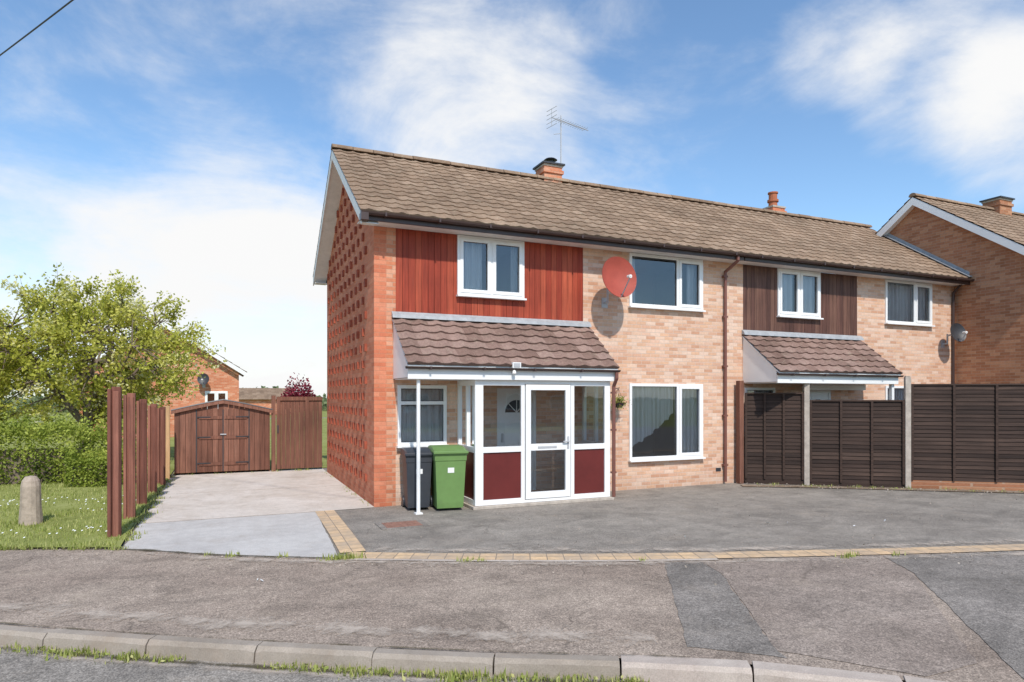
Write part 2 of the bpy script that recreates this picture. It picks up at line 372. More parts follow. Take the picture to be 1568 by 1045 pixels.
def chimney(parent,x,y,w,d,z0,z1,pot,brickm=M_orange):
    mb=MB(); mb.box(x-w/2,x+w/2,y-d/2,y+d/2,z0,z1,0); mb.box(x-w/2-.035,x+w/2+.035,y-d/2-.035,y+d/2+.035,z1-.16,z1-.08,0)
    mb.box(x-w/2-.02,x+w/2+.02,y-d/2-.02,y+d/2+.02,z1,z1+.05,1)
    if pot=='pot':
        mb.tube((x,y,z1+.05),(x,y,z1+.22),.13,.12,14,2); mb.tube((x,y,z1+.22),(x,y,z1+.28),.16,.16,14,2); mb.tube((x,y,z1+.28),(x,y,z1+.46),.12,.12,14,2); mb.tube((x,y,z1+.46),(x,y,z1+.5),.145,.145,14,2)
    else:
        mb.box(x-w/2-.06,x+w/2+.06,y-d/2-.06,y+d/2+.06,z1+.05,z1+.09,3)
        if pot=='cowl':
            mb.tube((x+.05,y,z1+.09),(x+.05,y,z1+.2),.1,.1,12,3); mb.tube((x+.05,y,z1+.24),(x+.05,y,z1+.27),.17,.13,12,3)
            for s in (-1,1): mb.tube((x+.05+.09*s,y,z1+.2),(x+.05+.09*s,y,z1+.25),.012,None,6,3)
    mb.box(x-w/2-.012,x+w/2+.012,y-d/2-.012,y+d/2+.012,z0,z0+.18,4)
    mb.build('chimney',[brickm,M_conc,M_pot,M_darkmetal,M_lead],parent)

def barge(mb,E,Rg,x0,x1,drop=.17,top=.0,mat=0):
    mb.prism([(E[0],E[1]-top),(Rg[0],Rg[1]-top),(Rg[0],Rg[1]-top-drop),(E[0],E[1]-top-drop)],x0,x1,mat)

FY=11.5; EV=(11.06,5.07); RG=(14.3,7.22); BE=(17.58,5.03)
SOF=4.945
# ------------------------------------------------------------------ houses
def gutter(mb,x0,x1,y,z,r,mat=0):
    n=6
    for i in range(n):
        a=math.pi+math.pi*i/n; b=math.pi+math.pi*(i+1)/n
        mb.prism([(y+r*math.cos(a),z+r*math.sin(a)),(y+r*math.cos(b),z+r*math.sin(b)),(y+(r-.006)*math.cos(b),z+(r-.006)*math.sin(b)),(y+(r-.006)*math.cos(a),z+(r-.006)*math.sin(a))],x0,x1,mat)
    for x in (x0,x1-.005):
        mb.prism([(y+r*math.cos(math.pi+math.pi*i/n),z+r*math.sin(math.pi+math.pi*i/n)) for i in range(n+1)],x,x+.005,mat)
    x=x0+.4
    while x<x1: mb.box(x,x+.03,y-r-.006,y+r,z-r-.006,z+.004,mat); x+=.95
def porch_roof(parent,x0,x1,seed):
    mb=MB(); tiled(mb,x0,x1,(10.40,2.47),(11.5,3.34),.30,6,6,0,.04,.03,seed); mb.build('porch_roof_tiles',[M_tile2],parent)
    mb=MB()
    mb.prism([(10.42,2.44),(11.5,3.30),(11.5,3.325),(10.42,2.465)],x0+.01,x1-.01,0)
    mb.box(x0+.03,x1-.03,10.47,10.50,2.235,2.44,0)
    mb.prism([(10.505,2.26),(11.495,2.26),(11.495,3.29),(10.505,2.50)],x0+.03,x0+.055,0)
    mb.prism([(10.505,2.26),(11.495,2.26),(11.495,3.29),(10.505,2.50)],x1-.055,x1-.03,0)
    mb.box(x0+.06,x1-.06,10.505,11.495,2.24,2.255,0)
    mb.build('porch_fascia',[M_white],parent,bevel=.004)
    mb=MB(); mb.prism([(11.40,3.34),(11.42,3.40),(11.49,3.46),(11.495,3.36)],x0,x1,0)
    mb.build('lead_flashing',[M_lead],parent)
    mb=MB(); gutter(mb,x0-.02,x1+.02,10.415,2.44,.042); mb.build('porch_gutter',[M_brownpl],parent)

def dwelling(name,X0,X1,clad,win1,win2,cladmat,piermat,seed,left_gable):
    h=empty(name)
    c0,c1=clad; mb=MB()
    px=X0+.22 if left_gable else X0
    wall(mb,px,c0,0,SOF,FY,[],1)
    lw=(c0+.03,c0+.94,1.07,2.15); dr=(c0+1.95,c0+2.78,.12,2.1)
    wall(mb,c0,c1,0,3.38,FY,[lw,dr],0)
    w1=(win1[0],win1[1],3.83,SOF-.01); w2=(win2[0],win2[1],3.83,SOF-.01); gw=(win2[0],win2[1],.62,2.22)
    wall(mb,c1,X1,0,SOF,FY,[w2,gw],0)
    mb.face([(c0,FY,3.38),(c0,FY+.03,3.38),(c0,FY+.03,SOF),(c0,FY,SOF)],1); mb.face([(c1,FY,3.38),(c1,FY,SOF),(c1,FY+.03,SOF),(c1,FY+.03,3.38)],0)
    for a,b in (w1[:2],):
        mb.box(a-.03,a-.001,FY+.035,FY+.125,3.8,SOF,1); mb.box(b+.001,b+.03,FY+.035,FY+.125,3.8,SOF,1); mb.box(a,b,FY+.035,FY+.125,3.79,3.82,1)
    mb.face([(X0,17.3,0),(X0,17.3,5.1),(X1,17.3,5.1),(X1,17.3,0)],0)
    if left_gable:
        mb.prism([(FY,0),(17.3,0),(17.3,5.12),(14.3,7.08),(FY,5.22)],X0,X0+.22,2)
    mb.build('brick_walls',[M_buff,piermat,M_side],h)
    if left_gable:
        mb=MB(); rnd=random.Random(3)
        row=0; z=.375
        while z<6.9:
            yy=FY+.62+(.25 if row%2 else 0)
            while yy<17.1:
                top=5.2+(yy-11.5)*.67 if yy<14.3 else 7.08-(yy-14.3)*.66
                if z+.15<top-.12:
                    pr=.042+rnd.uniform(-.006,.006)
                    mb.box(X0-pr,X0+.01,yy,yy+.105,z+.005,z+.145,0,rnd.random())
                yy+=.50
            row+=1; z+=.30
        mb.build('projecting_bricks',[M_proj],h)
    rx0=X0-.32 if left_gable else X0; rx1=X1
    mb=MB(); tiled(mb,rx0,rx1,EV,RG,.28,15,6,0,.026,.020,seed); tiled(mb,rx0,rx1,BE,RG,.28,15,6,0,.026,.02,seed+1)
    ridge(mb,rx0,rx1,RG[0],RG[1]+.04,0)
    mb.build('roof_tiles',[M_tile],h)
    mb=MB()
    mb.prism([(EV[0]+.02,EV[1]-.03),(RG[0],RG[1]-.03),(BE[0]-.02,BE[1]-.03),(BE[0]-.05,BE[1]-.06),(RG[0],RG[1]-.07),(EV[0]+.05,EV[1]-.06)],rx0+.03,rx1,0)
    mb.box(rx0+.03,rx1,11.12,FY-.002,SOF,SOF+.015,0)
    if left_gable:
        barge(mb,EV,RG,rx0+.005,rx0+.028,.2,.02); barge(mb,BE,RG,rx0+.005,rx0+.028,.2,.02)
        mb.prism([(EV[0]+.05,EV[1]-.19),(RG[0],RG[1]-.19),(RG[0],RG[1]-.175),(EV[0]+.05,EV[1]-.175)],rx0+.03,X0,0)
        mb.prism([(BE[0]-.05,BE[1]-.19),(RG[0],RG[1]-.19),(RG[0],RG[1]-.175),(BE[0]-.05,BE[1]-.175)],rx0+.03,X0,0)
        mb.box(rx0+.03,X0,17.31,17.55,4.84,4.86,0)
    mb.build('soffits_and_bargeboards',[M_paint],h)
    mb=MB(); mb.box(rx0+.03,rx1,11.08,11.119,SOF-.02,5.06,0); gutter(mb,rx0,rx1,11.02,5.05,.055)
    mb.box(rx0+.03,rx1,17.56,17.58,4.86,5.0,0)
    if left_gable: mb.box(rx0-.004,rx0+.12,10.96,11.13,4.90,5.02,0)
    mb.build('gutter_and_fascia',[M_brownpl],h)
    cladding(h,c0,c1,3.38,SOF,FY+.004,(w1[0],w1[1],w1[2]),cladmat)
    return h,w1,w2,gw,lw,dr

h1,w1,w2,gw,lw,dr=dwelling('brick_house',2.39,10.4,(2.776,6.60),(3.926,5.283),(7.69,9.60),M_redclad,M_orange,5,True)
mid=(w1[0]+w1[1])/2
window(h1,*w1,FY,[mid],[True,True],None,'bedroom_window',True,[(w1[0]+.05,w1[0]+.55,w1[2],42),(w1[1]-.2,w1[1]-.02,w1[2],50)])
window(h1,*w2,FY,[8.93],[False,True],None,'bedroom_window',True,[(w2[0]+.02,w2[0]+.26,w2[2],45),(w2[1]-.3,w2[1]-.02,w2[2],45)])
window(h1,*gw,FY,[8.93],[False,True],None,'living_room_window',True,
   [(gw[0]+.02,gw[0]+1.2,lambda x,f:.84+.72*abs(f*1.0)**1.4+.05*abs(math.sin(x*14)),48),(gw[1]-.55,gw[1]-.02,lambda x,f:.62,48)],cy=.09)
window(h1,*lw,FY,[],[False],1.83,'kitchen_window',True,[(lw[0]+.03,lw[1]-.03,1.1,40)],cy=.09)
chimney(h1,7.32,14.45,.48,.48,6.9,7.55,'cowl')
def front_door(parent,dr,y):
    mb=MB(); a,b,c,d=dr
    mb.box(a,a+.06,y-.02,y+.06,c,d); mb.box(b-.06,b,y-.02,y+.06,c,d); mb.box(a+.06,b-.06,y-.02,y+.06,d-.06,d)
    mb.box(a+.06,b-.06,y+.0,y+.045,c,d-.06,0)
    for (p,q) in ((a+.16,(a+b)/2-.04),((a+b)/2+.04,b-.16)):
        mb.box(p,q,y-.012,y-.001,c+.2,c+.75,0); mb.box(p,q,y-.012,y-.001,c+.9,c+1.35,0)
    cx=(a+b)/2; pts=[(cx+.24*math.cos(math.pi*i/12),c+1.52+.24*math.sin(math.pi*i/12)) for i in range(13)]
    mb.face([(x,y-.006,z) for x,z in pts],1)
    for i in (3,6,9):
        an=math.pi*i/12; mb.tube((cx,y-.01,c+1.52),(cx+.24*math.cos(an),y-.01,c+1.52+.24*math.sin(an)),.008,None,5,0)
    mb.box(a+.10,a+.13,y-.04,y-.001,c+.95,c+1.12,2)
    mb.build('front_door',[M_white,M_darkmetal,M_metal],parent)
front_door(h1,dr,FY+.03)
porch_roof(h1,2.70,6.74,21)
mb=MB(); PY=10.55; PT=2.236
def post(x0,x1,y0=PY,y1=PY+.07,z0=.06,z1=PT): mb.box(x0,x1,y0,y1,z0,z1,0)
post(3.93,4.08); post(4.80,4.87); post(5.80,5.87); post(6.52,6.64)
for a,b in ((4.08,4.80),(5.87,6.52)):
    mb.box(a,b,PY,PY+.07,.06,.15,0); mb.box(a,b,PY,PY+.07,.97,1.07,0); mb.box(a,b,PY,PY+.07,2.14,PT,0)
    mb.box(a,b,PY+.025,PY+.045,.15,.97,2); mb.face([(a,PY+.03,1.07),(b,PY+.03,1.07),(b,PY+.03,2.14),(a,PY+.03,2.14)],1)
mb.box(4.87,5.80,PY,PY+.07,.06,.11,0); mb.box(4.87,5.80,PY,PY+.07,2.17,PT,0)
dx0,dx1=4.885,5.785; dy=PY-.012
mb.box(dx0,dx0+.10,dy,PY+.05,.12,2.16,0); mb.box(dx1-.10,dx1,dy,PY+.05,.12,2.16,0)
for c,d in ((.12,.24),(.98,1.10),(2.06,2.16)): mb.box(dx0+.10,dx1-.10,dy,PY+.05,c,d,0)
mb.face([(dx0+.1,PY+.02,.24),(dx1-.1,PY+.02,.24),(dx1-.1,PY+.02,.98),(dx0+.1,PY+.02,.98)],1)
mb.face([(dx0+.1,PY+.02,1.10),(dx1-.1,PY+.02,1.10),(dx1-.1,PY+.02,2.06),(dx0+.1,PY+.02,2.06)],1)
mb.box(dx1-.07,dx1-.035,dy-.012,dy-.001,1.0,1.22,3); mb.box(dx1-.17,dx1-.045,dy-.05,dy-.03,1.12,1.14,3); mb.box(dx1-.06,dx1-.045,dy-.03,dy-.012,1.12,1.14,3)
mb.box(5.12,5.50,dy-.006,dy-.001,1.015,1.055,3)
for X in (3.93,6.57):
    mb.box(X,X+.07,PY+.07,FY-.002,.06,.15,0); mb.box(X,X+.07,PY+.07,FY-.002,.97,1.07,0); mb.box(X,X+.07,PY+.07,FY-.002,2.14,PT,0)
    mb.box(X,X+.07,FY-.07,FY-.002,.15,.97,0); mb.box(X,X+.07,FY-.07,FY-.002,1.07,2.14,0); mb.box(X,X+.07,10.98,11.04,1.07,2.14,0)
    mb.box(X+.025,X+.045,PY+.07,FY-.07,.15,.97,2)
    mb.face([(X+.035,PY+.07,1.07),(X+.035,FY-.07,1.07),(X+.035,FY-.07,2.14),(X+.035,PY+.07,2.14)],1)
mb.build('porch_glazing',[M_white,M_glass,M_red,M_metal],h1,bevel=.004)
mb=MB(); mb.box(3.88,6.70,10.50,FY-.003,.0,.055,0); mb.build('porch_step',[M_conc],h1,bevel=.008)
mb=MB(); mb.tube((2.93,10.56,0),(2.93,10.56,2.24),.032,None,12); mb.box(2.87,2.99,10.5,10.62,0,.022); mb.build('canopy_post',[M_white],h1)
mb=MB(); x=6.70
mb.tube((x,10.42,2.40),(x,10.42,2.28),.034,None,10); mb.tube((x,10.42,2.28),(x,10.52,2.14),.034,None,10); mb.tube((x,10.52,2.15),(x,10.52,.06),.034,None,10)
for z in (.5,1.3,2.0): mb.box(x-.05,x+.05,10.50,10.56,z,z+.035)
mb.build('porch_downpipe',[M_pipe],h1)
mb=MB(); x=10.20
mb.tube((x,11.05,5.0),(x,11.05,4.9),.036,None,10); mb.tube((x,11.05,4.9),(x,11.44,4.72),.034,None,10); mb.tube((x,11.44,4.74),(x,11.44,.05),.034,None,10)
for z in (.4,1.5,2.6,3.7,4.6): mb.box(x-.055,x+.055,11.42,11.497,z,z+.04)
mb.build('downpipe',[M_pipe],h1)
mb=MB()
mb.box(4.55,4.71,10.36,10.44,2.44,2.54,0); mb.box(4.57,4.69,10.352,10.36,2.455,2.525,1); mb.box(4.60,4.66,10.44,10.47,2.36,2.5,0); mb.tube((4.6,10.42,2.40),(4.6,10.40,2.34),.03,.035,8,0)
mb.build('security_light',[M_white,M_metal],h1)
mb=MB(); mb.box(9.98,10.12,FY-.006,FY-.001,.28,.36,0)
for i in range(4): mb.box(9.99,10.11,FY-.010,FY-.006,.29+i*.018,.298+i*.018,0)
mb.build('air_brick',[M_darkmetal],h1)

h2,w1,w2,gw,lw,dr=dwelling('brick_house',10.4,18.19,(10.76,14.44),(11.79,13.15),(15.44,17.24),M_brclad,M_buff,9,False)
window(h2,*w1,FY,[(w1[0]+w1[1])/2],[True,True],None,'bedroom_window',True,[(w1[0]+.05,w1[0]+.6,w1[2],30),(w1[1]-.5,w1[1]-.05,w1[2],30)],cy=.09)
window(h2,*w2,FY,[16.55],[False,True],None,'bedroom_window',True,[(w2[0]+.02,w2[0]+1.1,w2[2],36),(w2[1]-.6,w2[1]-.05,w2[2],36)],cy=.09)
window(h2,*gw,FY,[16.55],[False,True],None,'living_room_window',True,[(gw[0]+.02,gw[1]-.02,.7,40)],cy=.09)
window(h2,*lw,FY,[],[False],1.83,'kitchen_window',True,[(lw[0]+.03,lw[1]-.03,1.1,40)],cy=.09)
front_door(h2,dr,FY+.03); porch_roof(h2,10.72,14.56,22)
chimney(h2,14.7,14.5,.46,.46,6.9,7.42,'pot')
mb=MB(); mb.box(14.4,14.48,10.54,10.62,0,2.236); mb.box(12.35,12.43,11.2,11.28,0,2.236); mb.box(12.43,14.39,11.22,11.26,2.1,2.236)
mb.build('porch_posts',[M_white],h2)
mb=MB(); tiled(mb,18.19,18.5,(13.3,6.552),RG,.3,5,6,0,.026,.02,4); ridge(mb,18.19,18.5,RG[0],RG[1]+.04); mb.build('roof_end',[M_tile],h2)

# stepped neighbour
h3=empty('brick_house'); GX=18.2; r3=(12.54,7.66); e3=(8.95,5.14); b3=(16.1,5.16)
mb=MB(); mb.prism([(9.3,0),(15.8,0),(15.8,5.2),(r3[0],r3[1]-.14),(9.3,5.24)],GX,GX+.22,0)
wall(mb,GX+.22,27,0,5.05,9.3,[(19.5,21.2,3.9,5.0),(19.5,21.2,.7,2.2),(23,24.8,3.9,5.0)],0); mb.face([(27,9.3,0),(27,15.8,0),(27,15.8,5.2),(27,12.5,7.5),(27,9.3,5.2)],0)
mb.build('brick_walls',[M_brown],h3)
for a,b,c,d in ((19.5,21.2,3.9,5.0),(19.5,21.2,.7,2.2),(23,24.8,3.9,5.0)): window(h3,a,b,c,d,9.3,[(a+b)/2],[True,True])
mb=MB(); tiled(mb,GX-.22,27.2,e3,r3,.28,15,6,0,.026,.02,31); tiled(mb,GX-.22,27.2,b3,r3,.28,15,6,0,.026,.02,32); ridge(mb,GX-.22,27.2,r3[0],r3[1]+.04); mb.build('roof_tiles',[M_tile],h3)
mb=MB(); barge(mb,e3,r3,GX-.215,GX-.19,.22,.02); barge(mb,b3,r3,GX-.215,GX-.19,.22,.02)
mb.prism([(e3[0]+.05,e3[1]-.2),(r3[0],r3[1]-.2),(b3[0]-.05,b3[1]-.2),(b3[0]-.05,b3[1]-.185),(r3[0],r3[1]-.18),(e3[0]+.05,e3[1]-.185)],GX-.188,GX-.001,0)
mb.box(GX,27,9.0,9.29,5.03,5.05,0)
mb.build('bargeboards',[M_white],h3)
mb=MB(); mb.prism([(11.1,5.12),(13.7,6.87),(13.7,7.02),(11.1,5.27)],GX-.012,GX-.002,0)
mb.prism([(11.02,5.12),(13.7,6.91),(13.7,6.93),(11.02,5.14)],GX-.16,GX-.012,0)
mb.build('lead_flashing',[M_lead],h3)
chimney(h3,21.9,12.54,.6,.5,7.3,7.95,'flat',M_brown)
mb=MB(); gutter(mb,GX-.2,27,8.92,5.12,.052); mb.tube((18.08,11.2,5.0),(18.08,11.45,4.75),.033,None,8); mb.tube((18.08,11.45,4.77),(18.08,11.45,.1),.033,None,8); mb.build('gutter_and_downpipe',[M_brownpl],h3)

def dish(name,c,nrm,rad,wallp,mat,arm=.45):
    e=empty(name); n=Vector(nrm).normalized(); up=Vector((0,0,1)); sx=up.cross(n).normalized(); sy=n.cross(sx)
    c=Vector(c); mb=MB(); rings=8; seg=32
    def ring(k,back): 
        r=rad*k/rings; return [c+sx*(r*.93*math.cos(2*math.pi*i/seg))+sy*(r*math.sin(2*math.pi*i/seg))+n*(.12*(k/rings)**2*rad/.42-(.012 if back else 0)) for i in range(seg)]
    for back in (0,1):
        for k in range(1,rings+1):
            A=ring(k-1,back);B=ring(k,back)
            for i in range(seg):
                j=(i+1)%seg; mb.face([A[i],A[j],B[j],B[i]] if k>1 else [A[i],B[j],B[i]],0)
    A=ring(rings,0);B=ring(rings,1)
    for i in range(seg):
        j=(i+1)%seg; mb.face([A[i],A[j],B[j],B[i]],0)
    mb.build('reflector',[mat],e,True)
    mb=MB(); bot=c-sy*rad*.98+n*.1; lnb=c+n*arm-sy*rad*.30
    mb.tube(c-sy*rad*.6-n*.02,bot,.014,None,6,0); mb.tube(bot,lnb,.013,None,6,0); mb.tube(lnb,lnb+(c-lnb).normalized()*.10,.035,.03,10,1)
    wp=Vector(wallp); mb.tube(c-n*.03,Vector((c.x,wp.y-.12,c.z-.05)),.024,None,8,0); mb.tube(Vector((c.x,wp.y-.12,c.z-.0)),Vector((c.x,wp.y-.12,c.z-rad-.02)),.022,None,8,0)
    mb.tube(Vector((c.x,wp.y-.12,c.z-rad)),Vector((wp.x,wp.y,c.z-rad)),.02,None,8,0); mb.box(wp.x-.07,wp.x+.07,wp.y-.012,wp.y-.001,c.z-rad-.1,c.z-rad+.1,0)
    mb.build('arm_and_bracket',[M_metal,M_paint],e); return e
dish('satellite_dish',(7.10,11.05,4.28),(-.02,-1,.18),.42,(7.10,FY,3.85),M_dish,.5)
dish('satellite_dish',(17.72,11.15,3.62),(-.2,-1,.25),.26,(17.72,FY,3.4),M_darkmetal,.3)

e=empty('tv_aerial'); mb=MB(); bx,by=7.66,14.45
mb.tube((bx,by,7.1),(bx,by,8.95),.016,None,6); mb.box(7.54,7.68,by-.03,by+.03,7.35,7.4)
y0=Vector((bx-.32,by-.12,8.80)); y1=Vector((bx+.85,by+.12,8.76)); mb.tube(y0,y1,.010,None,6)
d=(y1-y0).normalized(); pr=Vector((-d.y,d.x,0))
for i in range(13):
    q=y0.lerp(y1,.12+i/13.5*.88); mb.tube(q-pr*.12,q+pr*.12,.005,None,4); mb.tube(q-Vector((0,0,.035)),q+Vector((0,0,.035)),.004,None,4)
for i in range(5):
    a=-.3+i*.15; mb.tube(y0+pr*-.2+Vector((0,0,a*.7)),y0+pr*.2+Vector((0,0,a*.7)),.006,None,4)
mb.tube(y0-Vector((0,0,.22)),y0+Vector((0,0,.22)),.008,None,4)
mb.tube((bx-.2,by,8.45),(bx,by,8.5),.008,None,5)
mb.build('mast_and_yagi',[M_metal],e)

# ------------------------------------------------------------------ ground
def sheet(name,pts,z,mat,jit=0):
    if jit:
        out=[]
        for i,a in enumerate(pts):
            b=pts[(i+1)%len(pts)]; L=math.hypot(b[0]-a[0],b[1]-a[1]); n=max(1,min(60,int(L/.12)))
            for k in range(n):
                f=k/n; s=(0 if k==0 else jit); out.append((a[0]+(b[0]-a[0])*f+U(-s,s),a[1]+(b[1]-a[1])*f+U(-s,s)))
        pts=out
    mb=MB(); mb.face([(x,y,z) for x,y in pts],0); return mb.build(name,[mat])
def catmull(P,n=6):
    out=[]; Q=[P[0]]+P+[P[-1]]
    for i in range(1,len(Q)-2):
        p0,p1,p2,p3=[Vector(q) for q in Q[i-1:i+3]]
        for k in range(n):
            t=k/n; out.append(tuple(.5*((2*p1)+(p2-p0)*t+(2*p0-5*p1+4*p2-p3)*t*t+(-p0+3*p1-3*p2+p3)*t**3)))
    out.append(P[-1]); return out
def offset(P,d):
    out=[]
    for i,p in enumerate(P):
        a=Vector(P[max(0,i-1)]);b=Vector(P[min(len(P)-1,i+1)]); t=(b-a).normalized(); out.append((p[0]-t.y*d,p[1]+t.x*d))
    return out
def ribbon(name,P,w,z,mat,vnorm=False):
    Q=offset(P,w); mb=MB(); s=0
    for i in range(len(P)-1):
        L=(Vector(P[i+1])-Vector(P[i])).length
        u=[(0,s),(0,s+L),(w if not vnorm else 1,s+L),(w if not vnorm else 1,s)]
        mb.face([P[i]+(z,),P[i+1]+(z,),Q[i+1]+(z,),Q[i]+(z,)],0,.5,u); s+=L
    return mb.build(name,[mat])
K=catmull([(-30,27),(-12,13.9),(-5,9.05),(-1.71,6.67),(-.21,5.68),(.97,4.96),(1.99,4.38),(3.09,3.80),(3.95,3.17),(4.8,2.3),(5.5,1.0),(6,-1.5),(6.2,-12)],6)
PL=catmull([(-30,23.5+6),(-14,17.5),(-6,11.65),(-2.61,10.22),(-1.22,9.6),(.03,8.7),(1.28,8.0),(3.0,7.15),(4.66,6.45),(6.96,5.66),(9.17,4.98),(14,3.7),(26,1)],6)
mb=MB(); S=700; mb.face([(-S,-S,-.16),(S,-S,-.16),(S,S,-.16),(-S,S,-.16)]); mb.build('ground',[M_lawn])
sheet('road',[(-60,-14),(30,-14),(30,8),(-25,36),(-60,40)],-.11,M_road)
def strip(name,A,B,z,mat):
    mb=MB()
    for i in range(len(A)-1): mb.face([A[i]+(z,),A[i+1]+(z,),B[i+1]+(z,),B[i]+(z,)])
    return mb.build(name,[mat])
PLin=offset(PL,-.05)
strip('driveway',PLin,[(p[0]*1.6,62.0) for p in PL],0.0,M_drive)
Kin=offset(K,.10)
strip('pavement',Kin,PL,.004,M_pave)
def kerbs(name,P,mat,x_from,x_to,top=.006,w=.125):
    mb=MB(); pts=[]
    for i in range(len(P)-1):
        a=Vector(P[i]);b=Vector(P[i+1]); L=(b-a).length; n=max(1,int(L/.05))
        for k in range(n): pts.append(a.lerp(b,k/n))
    i=0
    while i<len(pts)-1:
        j=i; L=0
        while j<len(pts)-1 and L<.915: L+=(pts[j+1]-pts[j]).length; j+=1
        a,b=pts[i],pts[j]
        if x_from<=a.x<x_to:
            t=(b-a).normalized(); nn=Vector((-t.y,t.x)); ln=(b-a).length-U(.006,.014); o=U(-.008,.006); ro=U(-.008,.008)
            mb.M=Matrix(((t.x,nn.x,0,a.x+nn.x*ro),(t.y,nn.y,0,a.y+nn.y*ro),(0,0,1,0),(0,0,0,1)))
            zt=top+o; m=14; prev=None
            for q in range(m+1):   # slightly worn arris
                x=ln*q/m; wr=.012*abs(mnoise.noise(Vector((a.x*7+x*6,3,0))))+ (.01 if q in (0,m) else 0)
                pr=[(-.02,-.13),(-.006,zt-.03-wr),(.018+wr,zt-wr*.3),(w,zt-.002),(w,-.13)]
                A=[mb.p((x,y,z)) for y,z in pr]
                def ad(f): mb.f.append(f); mb.m.append(0); mb.t.append(.5); mb.u.append(None)
                if prev is None or q==m: ad(A if prev is None else A[::-1])
                if prev:
                    for e_ in range(len(pr)): r_=(e_+1)%len(pr); ad([prev[e_],A[e_],A[r_],prev[r_]])
                prev=A
            mb.M=None
        i=j
    return mb.build(name,[mat])
kerbs('kerb',K,M_kerb,-28,2.5,.016,.115)
kerbs('kerb',K,M_kerb2,2.5,8,.018,.16)
sheet('tarmac_patch',[(3.36,4.05),(3.28,4.10),(4.72,6.32),(5.12,6.16),(4.97,5.64),(3.86,3.77),(3.82,3.62)],.008,M_patch,.012)
sheet('tarmac_patch',[(3.86,3.76),(4.98,5.63),(5.13,6.15),(7.3,5.48),(6.9,4.8),(5.01,3.0),(4.45,3.0)],.0085,M_patch2,.012)
sheet('tarmac_patch',[(7.32,5.47),(8.3,5.18),(25,1.1),(26,-8),(7.0,-8),(5.8,1.4),(5.02,2.7),(6.92,4.8)],.009,M_patch,.012)
sheet('concrete_drive',[(-1.2,11.42),(1.42,11.42),(2.39,11.45),(2.39,18.2),(-1.2,18.2)],.008,M_slab)
sheet('concrete_drive',[(-1.2,9.62),(-.6,9.2),(.03,8.74),(.7,8.36),(1.25,8.06),(1.40,11.40),(-1.2,11.40)],.0085,M_slab2,.01)
mb=MB()
mb.box(-1.2,1.42,11.40,11.42,.0,.0095,0); mb.box(-1.2,2.39,14.6,14.612,.0,.0095,0)
mb.build('drive_joint',[M_soil])
stp=[p for p in PL if p[0]>1.27]; ribbon('block_paving_edging',stp,.31,.012,M_block)
ribbon('block_paving_edging',[(1.62,8.25),(1.66,9.5),(1.70,11.42)],.32,.0125,M_block)
ek=[p for p in PL if 1.27<p[0]<5.6]; ribbon('concrete_haunch',offset(ek,-.075),.07,.0125,M_kerb2)
ribbon('dust',offset([p for p in PL if -1<p[0]<14],-.42),.5,.0165,M_dust,True)
ribbon('dust',offset([p for p in PL if 1.3<p[0]<14],.15),.6,.0170,M_dust,True)
ribbon('dust',offset([k for k in K if -12<k[0]<3.0],.12),.75,.0165,M_dust,True)
ribbon('dust',offset([k for k in K if -12<k[0]<5.2],-.25),.24,-.105,M_dust,True)
ribbon('moss_line',offset([k for k in K if -12<k[0]<4.2],-.14),.13,-.101,M_moss,True)
ribbon('moss_line',offset([k for k in K if -12<k[0]<3.2],.10),.06,.0195,M_moss,True)
ribbon('moss_line',offset([p for p in PL if -6<p[0]<1.3],-.10),.16,.0205,M_moss,True)
ribbon('soil_strip',[(10.35,11.15),(11.6,10.4),(13.2,9.25),(15.0,8.0),(18.4,6.0)],-.32,.016,M_soil)
PLl=[p for p in PL if -14<=p[0]<-1.22]
strip('lawn',PLl+[(-1.23,9.6)],[(p[0]*1.8,60.0) for p in PLl]+[(-1.23,60.0)],.03,M_lawn)
sheet('back_garden_grass',[(-1.2,18.3),(30,18.3),(30,60),(-1.2,60)],.012,M_lawn)
def pl_y(x):
    for a,b in zip(PL,PL[1:]):
        if a[0]<=x<=b[0]: return a[1]+(b[1]-a[1])*(x-a[0])/(b[0]-a[0]+1e-9)
    return 99
def blade(mb,x,y,z,h,mat=0):
    a=U(0,6.28); w=h*.14; l=U(-.5,.5)*h; dx,dy=math.cos(a)*w,math.sin(a)*w; lx,ly=-math.sin(a)*l,math.cos(a)*l
    mb.face([(x-dx,y-dy,z),(x+dx,y+dy,z),(x+lx,y+ly,z+h)],mat,R())
mb=MB()
for i in range(56000):
    x=-1.3-(R()**1.3)*9.5; y=U(9.6,18.5)
    if y<pl_y(x)+.03: continue
    n=mnoise.noise(Vector((x*1.3,y*1.3,0)))
    if R()>.75+n: continue
    blade(mb,x,y,.025,U(.02,.06)*(1+.8*max(0,n)))
for i in range(700):
    x=-1.4-R()*9; y=U(9.7,14.5)
    if y<pl_y(x)+.1 or mnoise.noise(Vector((x*.8+5,y*.8,2)))<.05: continue
    s=.011; z=.075; mb.face([(x-s,y-s,z),(x+s,y-s,z+.005),(x+s,y+s,z+.012),(x-s,y+s,z+.008)],1)
mb.build('grass',[M_grass,M_daisy])
def tufts(name,pts,cnt,spread,h,z=.0,mat=M_grass):
    mb=MB()
    for (x,y,k) in pts:
        for i in range(int(cnt*k)):
            blade(mb,x+random.gauss(0,spread*k**.5),y+random.gauss(0,spread*.45),z,U(.3,1)*h*k**.3)
        for i in range(int(cnt*k*.25)):
            mb.leaf((x+random.gauss(0,spread*.7),y+random.gauss(0,spread*.4),z+U(0,.03)),U(.02,.045),0,R())
    return mb.build(name,[mat])
w=[]
